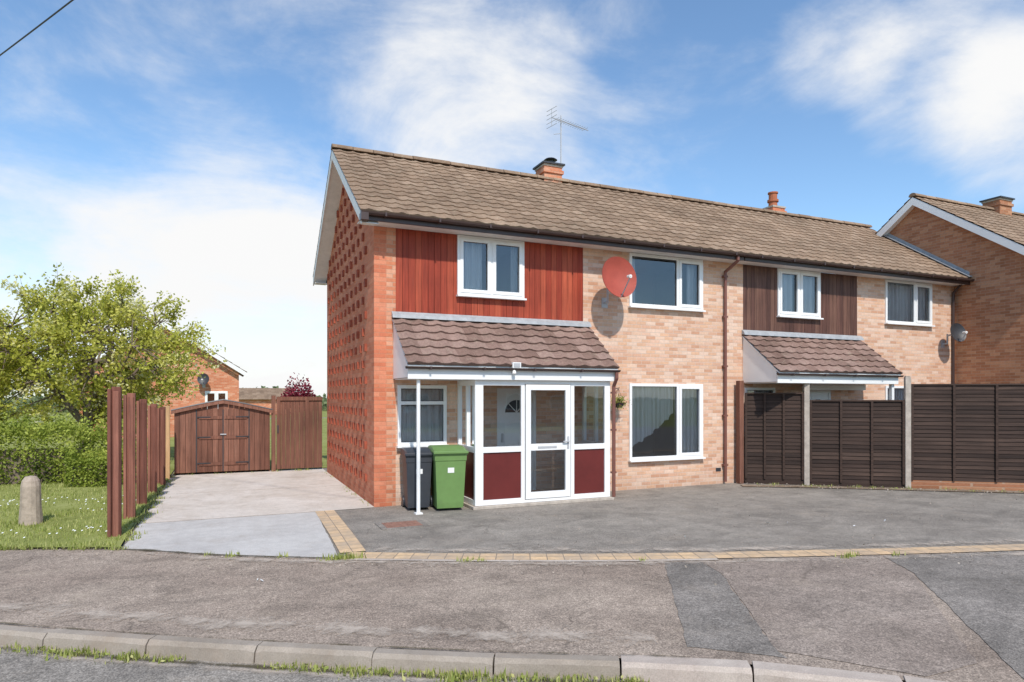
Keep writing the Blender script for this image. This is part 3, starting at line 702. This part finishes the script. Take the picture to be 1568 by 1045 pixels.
for i in range(10,len(K)-20):
    if K[i][0]>3.0 or K[i][0]<-4: continue
    for q in range(6):
        t=R(); a,b=Vector(K[i]),Vector(K[i+1]); p=a.lerp(b,t)
        if mnoise.noise(Vector((p.x*1.4,p.y*1.4,7)))>-.12: w.append((p.x-.03,p.y-.05,U(.15,.8)))
w+=[(1.55,4.50,2.2),(1.75,4.38,1.8),(.9,4.86,1.2),(-1.1,6.15,1.8),(-.7,5.9,1.5)]
tufts('kerb_weeds',w,26,.07,.07,-.108)
w=[(1.33,7.93,2.5),(1.22,7.97,2),(.1,8.62,.8),(.6,8.33,.6),(2.6,7.25,1),(2.75,7.2,.5),(4.5,6.45,.4),(6.9,5.6,1.2),(7.5,5.42,.5),(-.2,8.8,.5)]
for i in range(60): 
    y=U(9.7,18); w.append((-1.22+U(-.06,.03),y,U(.2,1.2)))
for i in range(14): w.append((2.33,U(11.6,17.8),U(.1,.35)))
for i in range(14): w.append((U(-1,2.2),17.93,U(.1,.5)))
for i in range(45): x=U(-4,-1.2); w.append((x,pl_y(x)-.01,U(.3,1)))
tufts('verge_weeds',w,30,.07,.08,.01)
w=[]
for i in range(50):
    t=R(); x=10.4+t*8; y=11.2-t*8*.735+U(-.22,.06); w.append((x,y,U(.1,.9)))
tufts('fence_weeds',w,24,.08,.07,.018)
mb=MB()
for i in range(520):
    t=R(); x=10.45+t*6; y=11.1-t*6*.735+random.gauss(0,.25); s=U(.01,.035)
    mb.leaf((x,y,.022),s,0,R(),1.0)
for i in range(380):
    x=U(-3,9); y=pl_y(x)-abs(random.gauss(0,.4)); mb.leaf((x,y,.016),U(.008,.028),0,R(),1)
for i in range(260):
    x=U(2,14); y=U(6,11)
    if y>pl_y(x)+.3: mb.leaf((x,y,.008),U(.008,.03),0,R(),1)
mb.build('scattered_debris',[M_grit])
mb=MB()
for x,y,s in ((.35,7.35,.05),(.31,7.4,.03),(6.4,4.9,.04),(7.6,7.6,.07),(7.9,7.5,.04),(8.6,6.9,.05),(5.8,7.3,.04),(-1.8,7.9,.035),(9.4,7.0,.05)): mb.leaf((x,y,.02),s,0,.5,.9)
mb.build('white_pebbles',[M_daisy])
mb=MB(); mb.M=Matrix.Translation((2.45,9.75,0))
mb.box(-.36,.36,-.28,.28,.0,.012,1); mb.box(-.27,.27,-.2,.2,.0,.016,0)
for i in range(5):
    for j in range(4): mb.box(-.24+i*.1,-.18+i*.1,-.16+j*.09,-.12+j*.09,.016,.02,0)
mb.build('manhole_cover',[M_rust,M_patch])

# ------------------------------------------------------------------ right fence
FP=[(10.60,11.36),(11.69,10.57),(13.24,9.34),(15.25,7.84),(17.0,6.55),(18.7,5.2)]
TP=[(.12,2.02),(.08,1.86),(.18,2.20),(.2,2.2),(.2,2.2)]
for i in range(5):
    a=Vector(FP[i]);b=Vector(FP[i+1]); t=(b-a).normalized(); L=(b-a).length; nn=Vector((-t.y,t.x))
    M=Matrix(((t.x,nn.x,0,a.x),(t.y,nn.y,0,a.y),(0,0,1,0),(0,0,0,1)))
    e=empty('fence_panel'); z0,z1=TP[i]; mb=MB(M); l0,l1=.06,L-.06
    z=z0; 
    while z<z1-.09:
        o=U(-.003,.003); h=.105; t_=R(); w0,w1_=U(-.006,.006),U(-.006,.006)
        c=[(l0,-.022+o,z+w0),(l1,-.022+o+U(-.004,.004),z+w1_),(l1,-.004,z+h),(l0,-.004,z+h)]
        mb.face(c,0,t_); mb.face([(l0,-.010,z-.001+w0),(l1,-.010,z-.001+w1_),c[1],c[0]],0,t_); z+=.083
    mb.box(l0,l1,.0,.012,z0,z1-.02,0,.2)
    mb.box(l0-.0,l1+.0,-.04,.03,z1-.02,z1+.012,0,.8)
    for k in range(4):
        x=l0+.0+(l1-l0-.045)*k/3; mb.box(x,x+.045,-.05,-.024,z0,z1-.02,0,.7); mb.box(x,x+.045,.014,.04,z0,z1-.02,0,.5)
    mb.build('boards',[M_fence],e)
    mb=MB(M); mb.box(l0,l1,-.02,.02,.0,z0-.002,0); mb.build('gravel_board',[M_brown if i==2 else M_fence],e)
for i,(p,h) in enumerate(zip(FP,(2.25,2.27,2.38,2.4,2.4,2.4))):
    mb=MB(); 
    if i==0: mb.box(p[0]-.12,p[0]-.0,p[1]-.06,p[1]+.06,0,2.3,0,.5); mb.build('fence_post',[M_gate],bevel=.005)
    else:
        mb.M=Matrix.Translation((p[0],p[1],0))@Matrix.Rotation(-.64,4,'Z'); mb.box(-.055,.055,-.055,.055,0,h-.02,0); mb.box(-.045,.045,-.045,.045,h-.02,h,0); mb.build('fence_post',[M_conc],bevel=.008)

# ------------------------------------------------------------------ left posts, shed, side gate
posts=[(-1.42,10.45,2.08),(-1.41,11.9,2.0),(-1.39,13.35,1.90),(-1.35,14.75,1.80),(-1.30,16.1,1.72)]
for x,y,h in posts:
    mb=MB(); mb.box(x-.01,x+.10,y-.055,y+.055,0,h,0,R()); mb.box(x-.055,x-.012,y-.09,y+.09,0,h-.03,0,R()); mb.box(x+.012,x+.08,y-.075,y-.056,.0,h-.06,0,R())
    mb.build('timber_fence_post',[M_sleeper],bevel=.006)
mb=MB(); mb.box(-1.33,-1.2,17.3,17.42,0,1.72,0,.5); mb.build('timber_fence_post',[M_sleeper2],bevel=.006)
GYY=18.0
g=empty('garden_shed'); mb=MB(); n=18; x0,x1=-1.15,1.05; wv=(x1-x0)/n; xm=(x0+x1)/2
def gtop(s): return 1.62+.24*(1-abs(s)**1.12)
for i in range(n):
    cx=x0+(i+.5)*wv; s=(cx-xm)/((x1-x0)/2)
    mb.box(cx-wv/2+.003,cx+wv/2-.003,GYY+U(0,.004),GYY+.02,.06,gtop(s)-.03,0,R())
mb.box(x0,x0+.02,GYY+.021,GYY+1.6,0,1.6,0,.4); mb.box(x1-.02,x1,GYY+.021,GYY+1.6,0,1.6,0,.4); mb.box(x0,x1,GYY+1.6,GYY+1.62,0,1.6,0,.4)
# door ledges, frame edges
for (a,b) in ((-.62,-.055),(-.045,.52)):
    for z in (.22,.88,1.38): mb.box(a+.02,b-.02,GYY-.018,GYY-.001,z,z+.075,0,.35)
for x in (-.66,-.055,.55): mb.box(x-.012,x+.012,GYY-.012,GYY-.001,.07,1.62,1)
for z in (.27,.92,1.42):
    mb.box(-.64,-.34,GYY-.028,GYY-.019,z,z+.025,1); mb.box(.24,.54,GYY-.028,GYY-.019,z,z+.025,1)
mb.box(-.12,.02,GYY-.035,GYY-.019,.98,1.01,2)
pp=None; N_=16
for i in range(N_+1):
    s=-1.06+2.12*i/N_; x=xm+s*(x1-x0)/2; z=1.62+.24*(1-abs(s)**1.12)+.01
    if pp:
        a_,b_=pp; y0_,y1_=GYY-.07,GYY+1.7
        mb.face([(a_,y0_,b_-.10),(x,y0_,z-.10),(x,y0_,z),(a_,y0_,b_)],0,.85)
        mb.face([(a_,y0_,b_),(x,y0_,z),(x,y1_,z),(a_,y1_,b_)],3,.5)
        mb.face([(a_,y0_,b_-.10),(x,y0_,z-.10),(x,GYY-.045,z-.10),(a_,GYY-.045,b_-.10)],0,.1)
        mb.face([(a_,y0_,b_+.012),(x,y0_,z+.012),(x,y0_-.01,z-.012),(a_,y0_-.01,b_-.012)],3,.1)
    pp=(x,z)
mb.build('walls_doors_roof',[M_gate,M_darkmetal,M_metal,M_binB],g)
g=empty('side_gate'); mb=MB(); x0,x1=1.21,2.36; n=10; wv=(x1-x0)/n
for i in range(n): mb.box(x0+i*wv+.003,x0+(i+1)*wv-.003,GYY-.01+U(0,.004),GYY+.015,.06,1.93,0,R()*.55)
mb.box(x0,x1,GYY-.04,GYY-.011,1.84,1.94,0,.3); mb.box(x0,x0+.09,GYY-.04,GYY-.011,.06,1.84,0,.3); mb.box(1.93,2.02,GYY-.04,GYY-.011,.06,1.84,0,.3)
mb.box(x0+.02,x0+.05,GYY-.06,GYY-.041,1.0,1.2,1); mb.box(1.09,1.19,GYY-.03,GYY+.07,0,1.97,0,.6)
mb.build('boards',[M_gate,M_darkmetal],g)
mb=MB(); cx,cy=-2.69,11.95; pr=[(.155,-.02),(.15,.1),(.14,.3),(.13,.6),(.115,.68),(.075,.74),(.0,.755)]
for (r0,z0),(r1,z1) in zip(pr,pr[1:]):
    for i in range(14):
        a=2*math.pi*i/14;b=2*math.pi*(i+1)/14
        def q(r,z,an): rr=r*(1+.06*mnoise.noise(Vector((math.cos(an)*2,math.sin(an)*2,z*5)))); return (cx+rr*math.cos(an),cy+rr*math.sin(an),z)
        mb.face([q(r0,z0,a),q(r0,z0,b),q(r1,z1,b),q(r1,z1,a)],0)
mb.build('stone_bollard',[M_stone],None,True)

# ------------------------------------------------------------------ wheelie bins
def wheelie(x,y,w,d,h,mat,rot=0):
    e=empty('wheelie_bin'); T=Matrix.Translation((x,y,0))@Matrix.Rotation(rot,4,'Z'); mb=MB(T)
    def fr(z,sx,y0,y1): return [(-sx/2,y0,z),(sx/2,y0,z),(sx/2,y1,z),(-sx/2,y1,z)]
    secs=[fr(.05,w*.80,-d*.40,d*.34),fr(.14,w*.82,-d*.42,d*.37),fr(h*.78,w*.93,-d*.485,d*.44),fr(h*.79,w*.97,-d*.50,d*.455),fr(h*.87,w*.98,-d*.51,d*.46),fr(h*.88,w*1.02,-d*.53,d*.48),fr(h*.915,w*1.02,-d*.53,d*.48)]
    for A,B in zip(secs,secs[1:]):
        for i in range(4): j=(i+1)%4; mb.face([A[i],A[j],B[j],B[i]],0)
    mb.face(secs[0][::-1],0); mb.face(secs[-1],0)
    mb.build('body',[mat],e,False,.012)
    mb=MB(T); n=8; prev=None
    for i in range(n+1):
        f=i/n; yy=-d*.56+d*1.07*f; z=h*.925+h*.075*math.sin(min(1,f*1.25+.12)*math.pi/2)**.8*(1 if f<.9 else .93)
        cur=[(-w*.53,yy,h*.92),(-w*.50,yy,z-.012),(-w*.44,yy,z),(w*.44,yy,z),(w*.50,yy,z-.012),(w*.53,yy,h*.92)]
        if prev:
            for k in range(5): mb.face([prev[k],prev[k+1],cur[k+1],cur[k]],0)
        else: mb.face(cur,0)
        prev=cur
    mb.face(prev[::-1],0); mb.box(-w*.53,w*.53,-d*.575,-d*.555,h*.90,h*.94,0)
    mb.build('lid',[mat],e,False,.006)
    mb=MB(T)
    for s in (-1,1): mb.tube((s*w*.36,d*.42,.1),(s*w*.46,d*.42,.1),.1,None,16,0)
    mb.tube((-w*.4,d*.42,.1),(w*.4,d*.42,.1),.012,None,6,0)
    mb.tube((-w*.38,d*.55,h*.93),(w*.38,d*.55,h*.93),.016,None,8,0)
    for s in (-1,1): mb.box(s*w*.33-.02,s*w*.33+.02,d*.46,d*.56,h*.88,h*.945,0)
    mb.build('wheels_and_handle',[M_binB],e)
    mb=MB(T); mb.face([(-.05,-d*.474,h*.60),(.06,-d*.474,h*.60),(.06,-d*.482,h*.68),(-.05,-d*.482,h*.68)],0); mb.build('label',[M_daisy],e)
wheelie(3.53,10.86,.56,.62,1.09,M_binG,-.12)
wheelie(3.04,11.08,.46,.56,1.05,M_binB,-.1)

e=empty('hanging_basket'); mb=MB(); c=Vector((7.30,11.28,1.80))
mb.tube((7.30,FY,2.10),(7.30,11.25,2.12),.008,None,5,0); mb.tube((7.30,FY,1.95),(7.30,11.3,2.1),.006,None,5,0)
for a in (0,2.1,4.2): mb.tube((7.30,11.28,2.1),(7.3+.12*math.cos(a),11.28+.12*math.sin(a),1.82),.003,None,4,0)
mb.tube((7.3,11.28,1.72),(7.3,11.28,1.82),.07,.13,12,0); mb.build('basket',[M_darkmetal],e)
mb=MB()
for i in range(700): 
    v=Vector((random.gauss(0,.07),random.gauss(0,.07),random.gauss(0,.06))); mb.leaf(c+v+Vector((0,0,.03)),U(.02,.045),0,R())
for i in range(25): mb.leaf(c+Vector((random.gauss(0,.08),-.1+random.gauss(0,.03),random.gauss(0,.05))),.03,1,R())
mb.build('plants',[M_leafG,M_leafR],e)
mb=MB(); mb.tube((6.92,11.2,.0),(6.92,11.2,.2),.08,.11,14); mb.tube((6.92,11.2,.2),(6.92,11.2,.23),.12,.12,14); mb.build('flower_pot',[M_pot])

# ------------------------------------------------------------------ vegetation
def tree(name,base,ctr,rad,ncl,per,leafsz,mat,trunk=.14,seed=1,tmin=.0):
    rnd=random.Random(seed); e=empty(name); base=Vector(base); ctr=Vector(ctr); mb=MB(); pts=[]
    fork=base+Vector((.05,0,(ctr.z-base.z)*.35)); mb.tube(base,fork,trunk*1.25,trunk*.95,10)
    for i in range(11):
        a=i*2.4+rnd.random(); el=rnd.uniform(.1,1.1); p=fork.copy(); r=trunk*.6
        tgt=ctr+Vector((math.cos(a)*rad[0]*.8*math.cos(el),math.sin(a)*rad[1]*.8*math.cos(el),rad[2]*.88*math.sin(el)-rad[2]*.1))
        for k in range(1,7):
            f=k/6; q=fork.lerp(tgt,f)+Vector((rnd.uniform(-.12,.12),rnd.uniform(-.12,.12),.35*math.sin(f*math.pi)*.6)); 
            mb.tube(p,q,r,r*.78,7,cap=False); p=q; r*=.78; pts.append((q.copy(),r))
    L=MB(); made=0; tries=0
    while made<ncl and tries<ncl*20:
        tries+=1
        v=Vector((rnd.gauss(0,1),rnd.gauss(0,1),rnd.gauss(0,1))).normalized()*rnd.uniform(.3,1)**.6
        lump=1+.32*mnoise.noise(v*2.6+Vector((seed,0,0)))
        c=ctr+Vector((v.x*rad[0],v.y*rad[1],v.z*rad[2]))*lump
        if c.z<base.z+tmin: continue
        if mnoise.noise(c*.95+Vector((seed*3,0,0)))<-.2: continue
        made+=1
        q,r=min(pts,key=lambda t:(t[0]-c).length); m_=q.lerp(c,.55)+Vector((0,0,.08)); mb.tube(q,m_,min(r,.03),.014,5,cap=False); mb.tube(m_,c,.014,.005,4,cap=False)
        # leafy shoots radiating from the twig end
        tone=rnd.uniform(.15,.8); out=(c-ctr).normalized()+Vector((0,0,.5))
        for sh in range(rnd.randint(3,6)):
            dv=(out+Vector((rnd.gauss(0,.7),rnd.gauss(0,.7),rnd.gauss(0,.6)))).normalized(); ln=rnd.uniform(.25,.75)
            tip=c+dv*ln; mb.tube(c,tip,.006,.002,3,cap=False)
            for k in range(int(per*ln/2.6)):
                f=rnd.random(); o=Vector((rnd.gauss(0,.075),rnd.gauss(0,.075),rnd.gauss(0,.07)))
                L.leaf(c.lerp(tip,f)+o,rnd.uniform(.6,1.2)*leafsz,0,min(1,max(0,tone+.2*f+rnd.uniform(-.2,.2))))
    mb.build('trunk_and_branches',[M_bark],e,True); L.build('leaves',[mat],e); return e
tree('spring_tree',(-3.6,21.6,0),(-3.6,22.2,3.05),(2.95,2.7,2.0),380,125,.105,M_leafY,.15,4,.8)
tree('spring_tree',(-8.0,22.5,0),(-7.7,22.8,2.9),(2.8,2.6,1.8),260,115,.11,M_leafY,.14,9,.8)
def hedge(name,x0,x1,y0,y1,h,n,mat,sz=.07):
    mb=MB()
    for i in range(n):
        x=U(x0,x1); s=R()
        top=h*(1+.30*mnoise.noise(Vector((x*.9,0,3)))+.22*mnoise.noise(Vector((x*3,0,3))))
        if s<.45: y=y0+abs(random.gauss(0,.13))+.3*mnoise.noise(Vector((x*2,top,1))); z=U(.02,top)
        elif s<.9: y=U(y0,y1); z=top-random.gauss(0,.08)+(abs(random.gauss(0,.15)) if mnoise.noise(Vector((x*6,y*3,0)))>.15 else 0)
        else: y=U(y0,y1); z=U(0,top)
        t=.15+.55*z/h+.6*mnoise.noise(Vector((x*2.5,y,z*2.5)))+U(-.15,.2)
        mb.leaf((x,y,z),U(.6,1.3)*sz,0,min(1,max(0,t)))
    e=empty(name); mb.build('leaves',[mat],e)
    b=MB(); b.box(x0+.1,x1-.1,y0+.25,y1-.2,0,h*.62); b.build('inner_twigs',[M_bark],e)
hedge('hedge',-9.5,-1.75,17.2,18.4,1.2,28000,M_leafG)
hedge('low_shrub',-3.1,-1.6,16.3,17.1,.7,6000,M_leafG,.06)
mb=MB()
for i in range(1500):
    a=U(0,6.28); r=R()**.5; z=random.gauss(1.95,.22); mb.leaf((2.05+math.cos(a)*r*.42*(1.3-abs(z-1.9)),21+math.sin(a)*r*.4,z),U(.05,.11),0,R())
e=empty('red_shrub'); mb.build('leaves',[M_leafR],e); mb=MB()
for i in range(6): mb.tube((2.05,21,0),(2.05+U(-.3,.3),21+U(-.2,.2),1.9),.02,.008,5)
mb.build('stems',[M_bark],e)
mb=MB()
for i in range(9000):
    a=U(-70,90); y=95+U(0,12); h=(2.6+1.3*mnoise.noise(Vector((a*.12,0,0)))+.9*mnoise.noise(Vector((a*.5,0,0)))); mb.leaf((a,y,U(-.1,h)),U(.5,1.0),0,R())
mb.build('distant_trees',[M_far])

h4=empty('brick_house'); mb=MB(); yb=34.6; ap=(-2.7,5.45); ex=.95; ez=3.1
wx0,wx1=-6.0,.6
mb.face([(wx0,yb,-.1),(wx1,yb,-.1),(wx1,yb,ez+.15),(ap[0],yb,ap[1]-.12),(wx0,yb,ez+.15)],0); mb.face([(wx1,yb,-.1),(wx1,yb+8,-.1),(wx1,yb+8,ez+.1),(wx1,yb,ez+.15)],0); mb.face([(wx0,yb,-.1),(wx0,yb,ez),(wx0,yb+8,ez),(wx0,yb+8,-.1)],0)
mb.build('brick_walls',[M_orange],h4)
for s,xe in ((1,ex),(-1,2*ap[0]-ex)):
    M=Matrix(((0,1,0,0),(1,0,0,0),(0,0,1,0),(0,0,0,1))); mb=MB(M)
    tiled(mb,yb-.35,yb+8.3,(xe,ez),(ap[0],ap[1]),.33,11,6,0,.03,.02,50+s); mb.build('roof_tiles',[M_tile],h4)
    mb=MB(M); barge(mb,(xe,ez),ap,yb-.38,yb-.35,.22,.0); mb.build('bargeboard',[M_white],h4)
window(h4,-.9,.1,1.2,2.2,yb,[-.4],[True,True],room=False)
dish('satellite_dish',(-.95,yb-.35,2.75),(-.2,-1,.25),.28,(-.95,yb,2.5),M_darkmetal,.3)
h5=empty('brick_house'); mb=MB(); mb.box(1,7,78,84,-.1,1.7,0); mb.build('brick_walls',[M_orange],h5)
mb=MB(); tiled(mb,.7,7.3,(77.6,1.6),(81,2.9),.4,9,6,0,.03,.02,60); mb.build('roof_tiles',[M_tile],h5)
for k,(xa,xb) in enumerate(((-16,2),(7,26))):
    hh=empty('brick_house'); mb=MB(); mb.box(xa,xb,-31,-24,-.1,5,0); mb.build('brick_walls',[M_orange],hh)
    mb=MB(); mb.prism([(-31.4,5.0),(-27.5,7.6),(-23.6,5.0)],xa-.3,xb+.3,0); mb.build('roof',[M_tile],hh)
    mb=MB()
    x=xa+1.5
    while x<xb-2: 
        for z in (.9,3.5): mb.box(x,x+1.6,-24,-23.96,z,z+1.2,0); mb.box(x+.1,x+1.5,-23.96,-23.95,z+.1,z+1.1,1)
        x+=3.6
    mb.build('windows',[M_white,M_darkmetal],hh)
cu=bpy.data.curves.new('overhead_cable','CURVE'); cu.dimensions='3D'; cu.bevel_depth=.012
sp=cu.splines.new('POLY'); A=Vector((-3.8,14.77,8.2)); B=Vector((-2.15,11.86,8.0)); n=20; sp.points.add(n)
for i in range(n+1):
    f=-3+7*i/n; p=A.lerp(B,f); sp.points[i].co=(p.x,p.y,p.z+.012*(f*f-f),1)
ob=bpy.data.objects.new('overhead_cable',cu); scene.collection.objects.link(ob); cu.materials.append(M_darkmetal)

# ------------------------------------------------------------------ sky + sun
EL=math.radians(48); AZ=math.radians(8)
S_=Vector((-math.sin(AZ)*math.cos(EL),-math.cos(AZ)*math.cos(EL),math.sin(EL)))
W=bpy.data.worlds.new('World'); scene.world=W; W.use_nodes=True; nt=W.node_tree; nt.nodes.clear()
def wn(k): return nt.nodes.new(k)
out=wn('ShaderNodeOutputWorld'); bg=wn('ShaderNodeBackground'); bg.inputs[1].default_value=.15; nt.links.new(bg.outputs[0],out.inputs[0])
sky=wn('ShaderNodeTexSky'); sky.sky_type='NISHITA'; sky.sun_disc=False; sky.sun_elevation=EL; sky.sun_rotation=math.radians(180)+AZ; sky.air_density=1.0; sky.dust_density=.5; sky.ozone_density=1.4
tc=wn('ShaderNodeTexCoord').outputs['Generated']
def wm(op,a,b=None,c=None,clamp=False):
    n=wn('ShaderNodeMath'); n.operation=op; n.use_clamp=clamp
    for i,v in enumerate((a,b,c)):
        if v is None: continue
        if hasattr(v,'is_output'): nt.links.new(v,n.inputs[i])
        else: n.inputs[i].default_value=v
    return n.outputs[0]
def wnoise(sc,scale,det,rough,dist):
    m=wn('ShaderNodeVectorMath'); m.operation='MULTIPLY'; nt.links.new(tc,m.inputs[0]); m.inputs[1].default_value=sc
    n=wn('ShaderNodeTexNoise'); nt.links.new(m.outputs[0],n.inputs['Vector']); n.inputs['Scale'].default_value=scale; n.inputs['Detail'].default_value=det; n.inputs['Roughness'].default_value=rough; n.inputs['Distortion'].default_value=dist
    return n.outputs['Fac']
def blob(d,inner,outer,wt):
    v=Vector(d).normalized(); n=wn('ShaderNodeVectorMath'); n.operation='DOT_PRODUCT'; nt.links.new(tc,n.inputs[0]); n.inputs[1].default_value=v
    m=wn('ShaderNodeMapRange'); m.interpolation_type='SMOOTHSTEP'; nt.links.new(n.outputs['Value'],m.inputs[0]); m.inputs[1].default_value=math.cos(math.radians(outer)); m.inputs[2].default_value=math.cos(math.radians(inner)); m.inputs[3].default_value=0; m.inputs[4].default_value=wt
    return m.outputs[0]
n1=wnoise((1,1,2.4),2.8,7,.6,.5); n2=wnoise((1,1,1.6),8,6,.62,.2)
base=wm('ADD',wm('MULTIPLY',wm('SUBTRACT',n1,.5),1.5),wm('MULTIPLY',wm('SUBTRACT',n2,.5),.6))
b=[blob((.33,.95,.44),0,12,.42),blob((.992,.657,.48),0,7,.42),blob((1.12,.60,.42),0,7,.50),blob((.86,.72,.53),0,5,.30),blob((.05,1.07,.12),1,16,.72),blob((-.28,1.2,.16),1,14,.30),blob((.53,.86,.33),0,6,.22),blob((-.02,1.1,.55),1,13,.22),blob((.62,.82,.27),0,7,.18)]
s=b[0]
for q in b[1:]: s=wm('ADD',s,q)
f=wn('ShaderNodeMapRange'); f.interpolation_type='SMOOTHSTEP'; nt.links.new(wm('ADD',base,s),f.inputs[0]); f.inputs[1].default_value=-.06; f.inputs[2].default_value=.78
tint=wn('ShaderNodeMix'); tint.data_type='RGBA'; tint.blend_type='MULTIPLY'; tint.inputs[0].default_value=1; nt.links.new(sky.outputs[0],tint.inputs[6]); tint.inputs[7].default_value=(1.08,1.25,1.33,1)
mx=wn('ShaderNodeMix'); mx.data_type='RGBA'; nt.links.new(f.outputs[0],mx.inputs[0]); nt.links.new(tint.outputs[2],mx.inputs[6]); mx.inputs[7].default_value=(6.4,6.4,6.4,1)
nt.links.new(mx.outputs[2],bg.inputs[0])
sun=bpy.data.lights.new('sun','SUN'); sun.energy=4.0; sun.angle=math.radians(1.2); sun.color=(1,.945,.87)
so=bpy.data.objects.new('sun',sun); scene.collection.objects.link(so); so.rotation_euler=(-S_).to_track_quat('-Z','Y').to_euler()
# ------------------------------------------------------------------ camera
cam=bpy.data.cameras.new('camera'); cam.lens=23.0; cam.sensor_width=36; cam.shift_y=.054; cam.clip_end=2000; cam.clip_start=.05
co=bpy.data.objects.new('camera',cam); scene.collection.objects.link(co); co.location=(0,0,1.95); co.rotation_euler=(math.radians(90),0,math.radians(-23.65))
scene.camera=co
scene.view_settings.view_transform='Standard'; scene.view_settings.look='None'; scene.view_settings.exposure=0
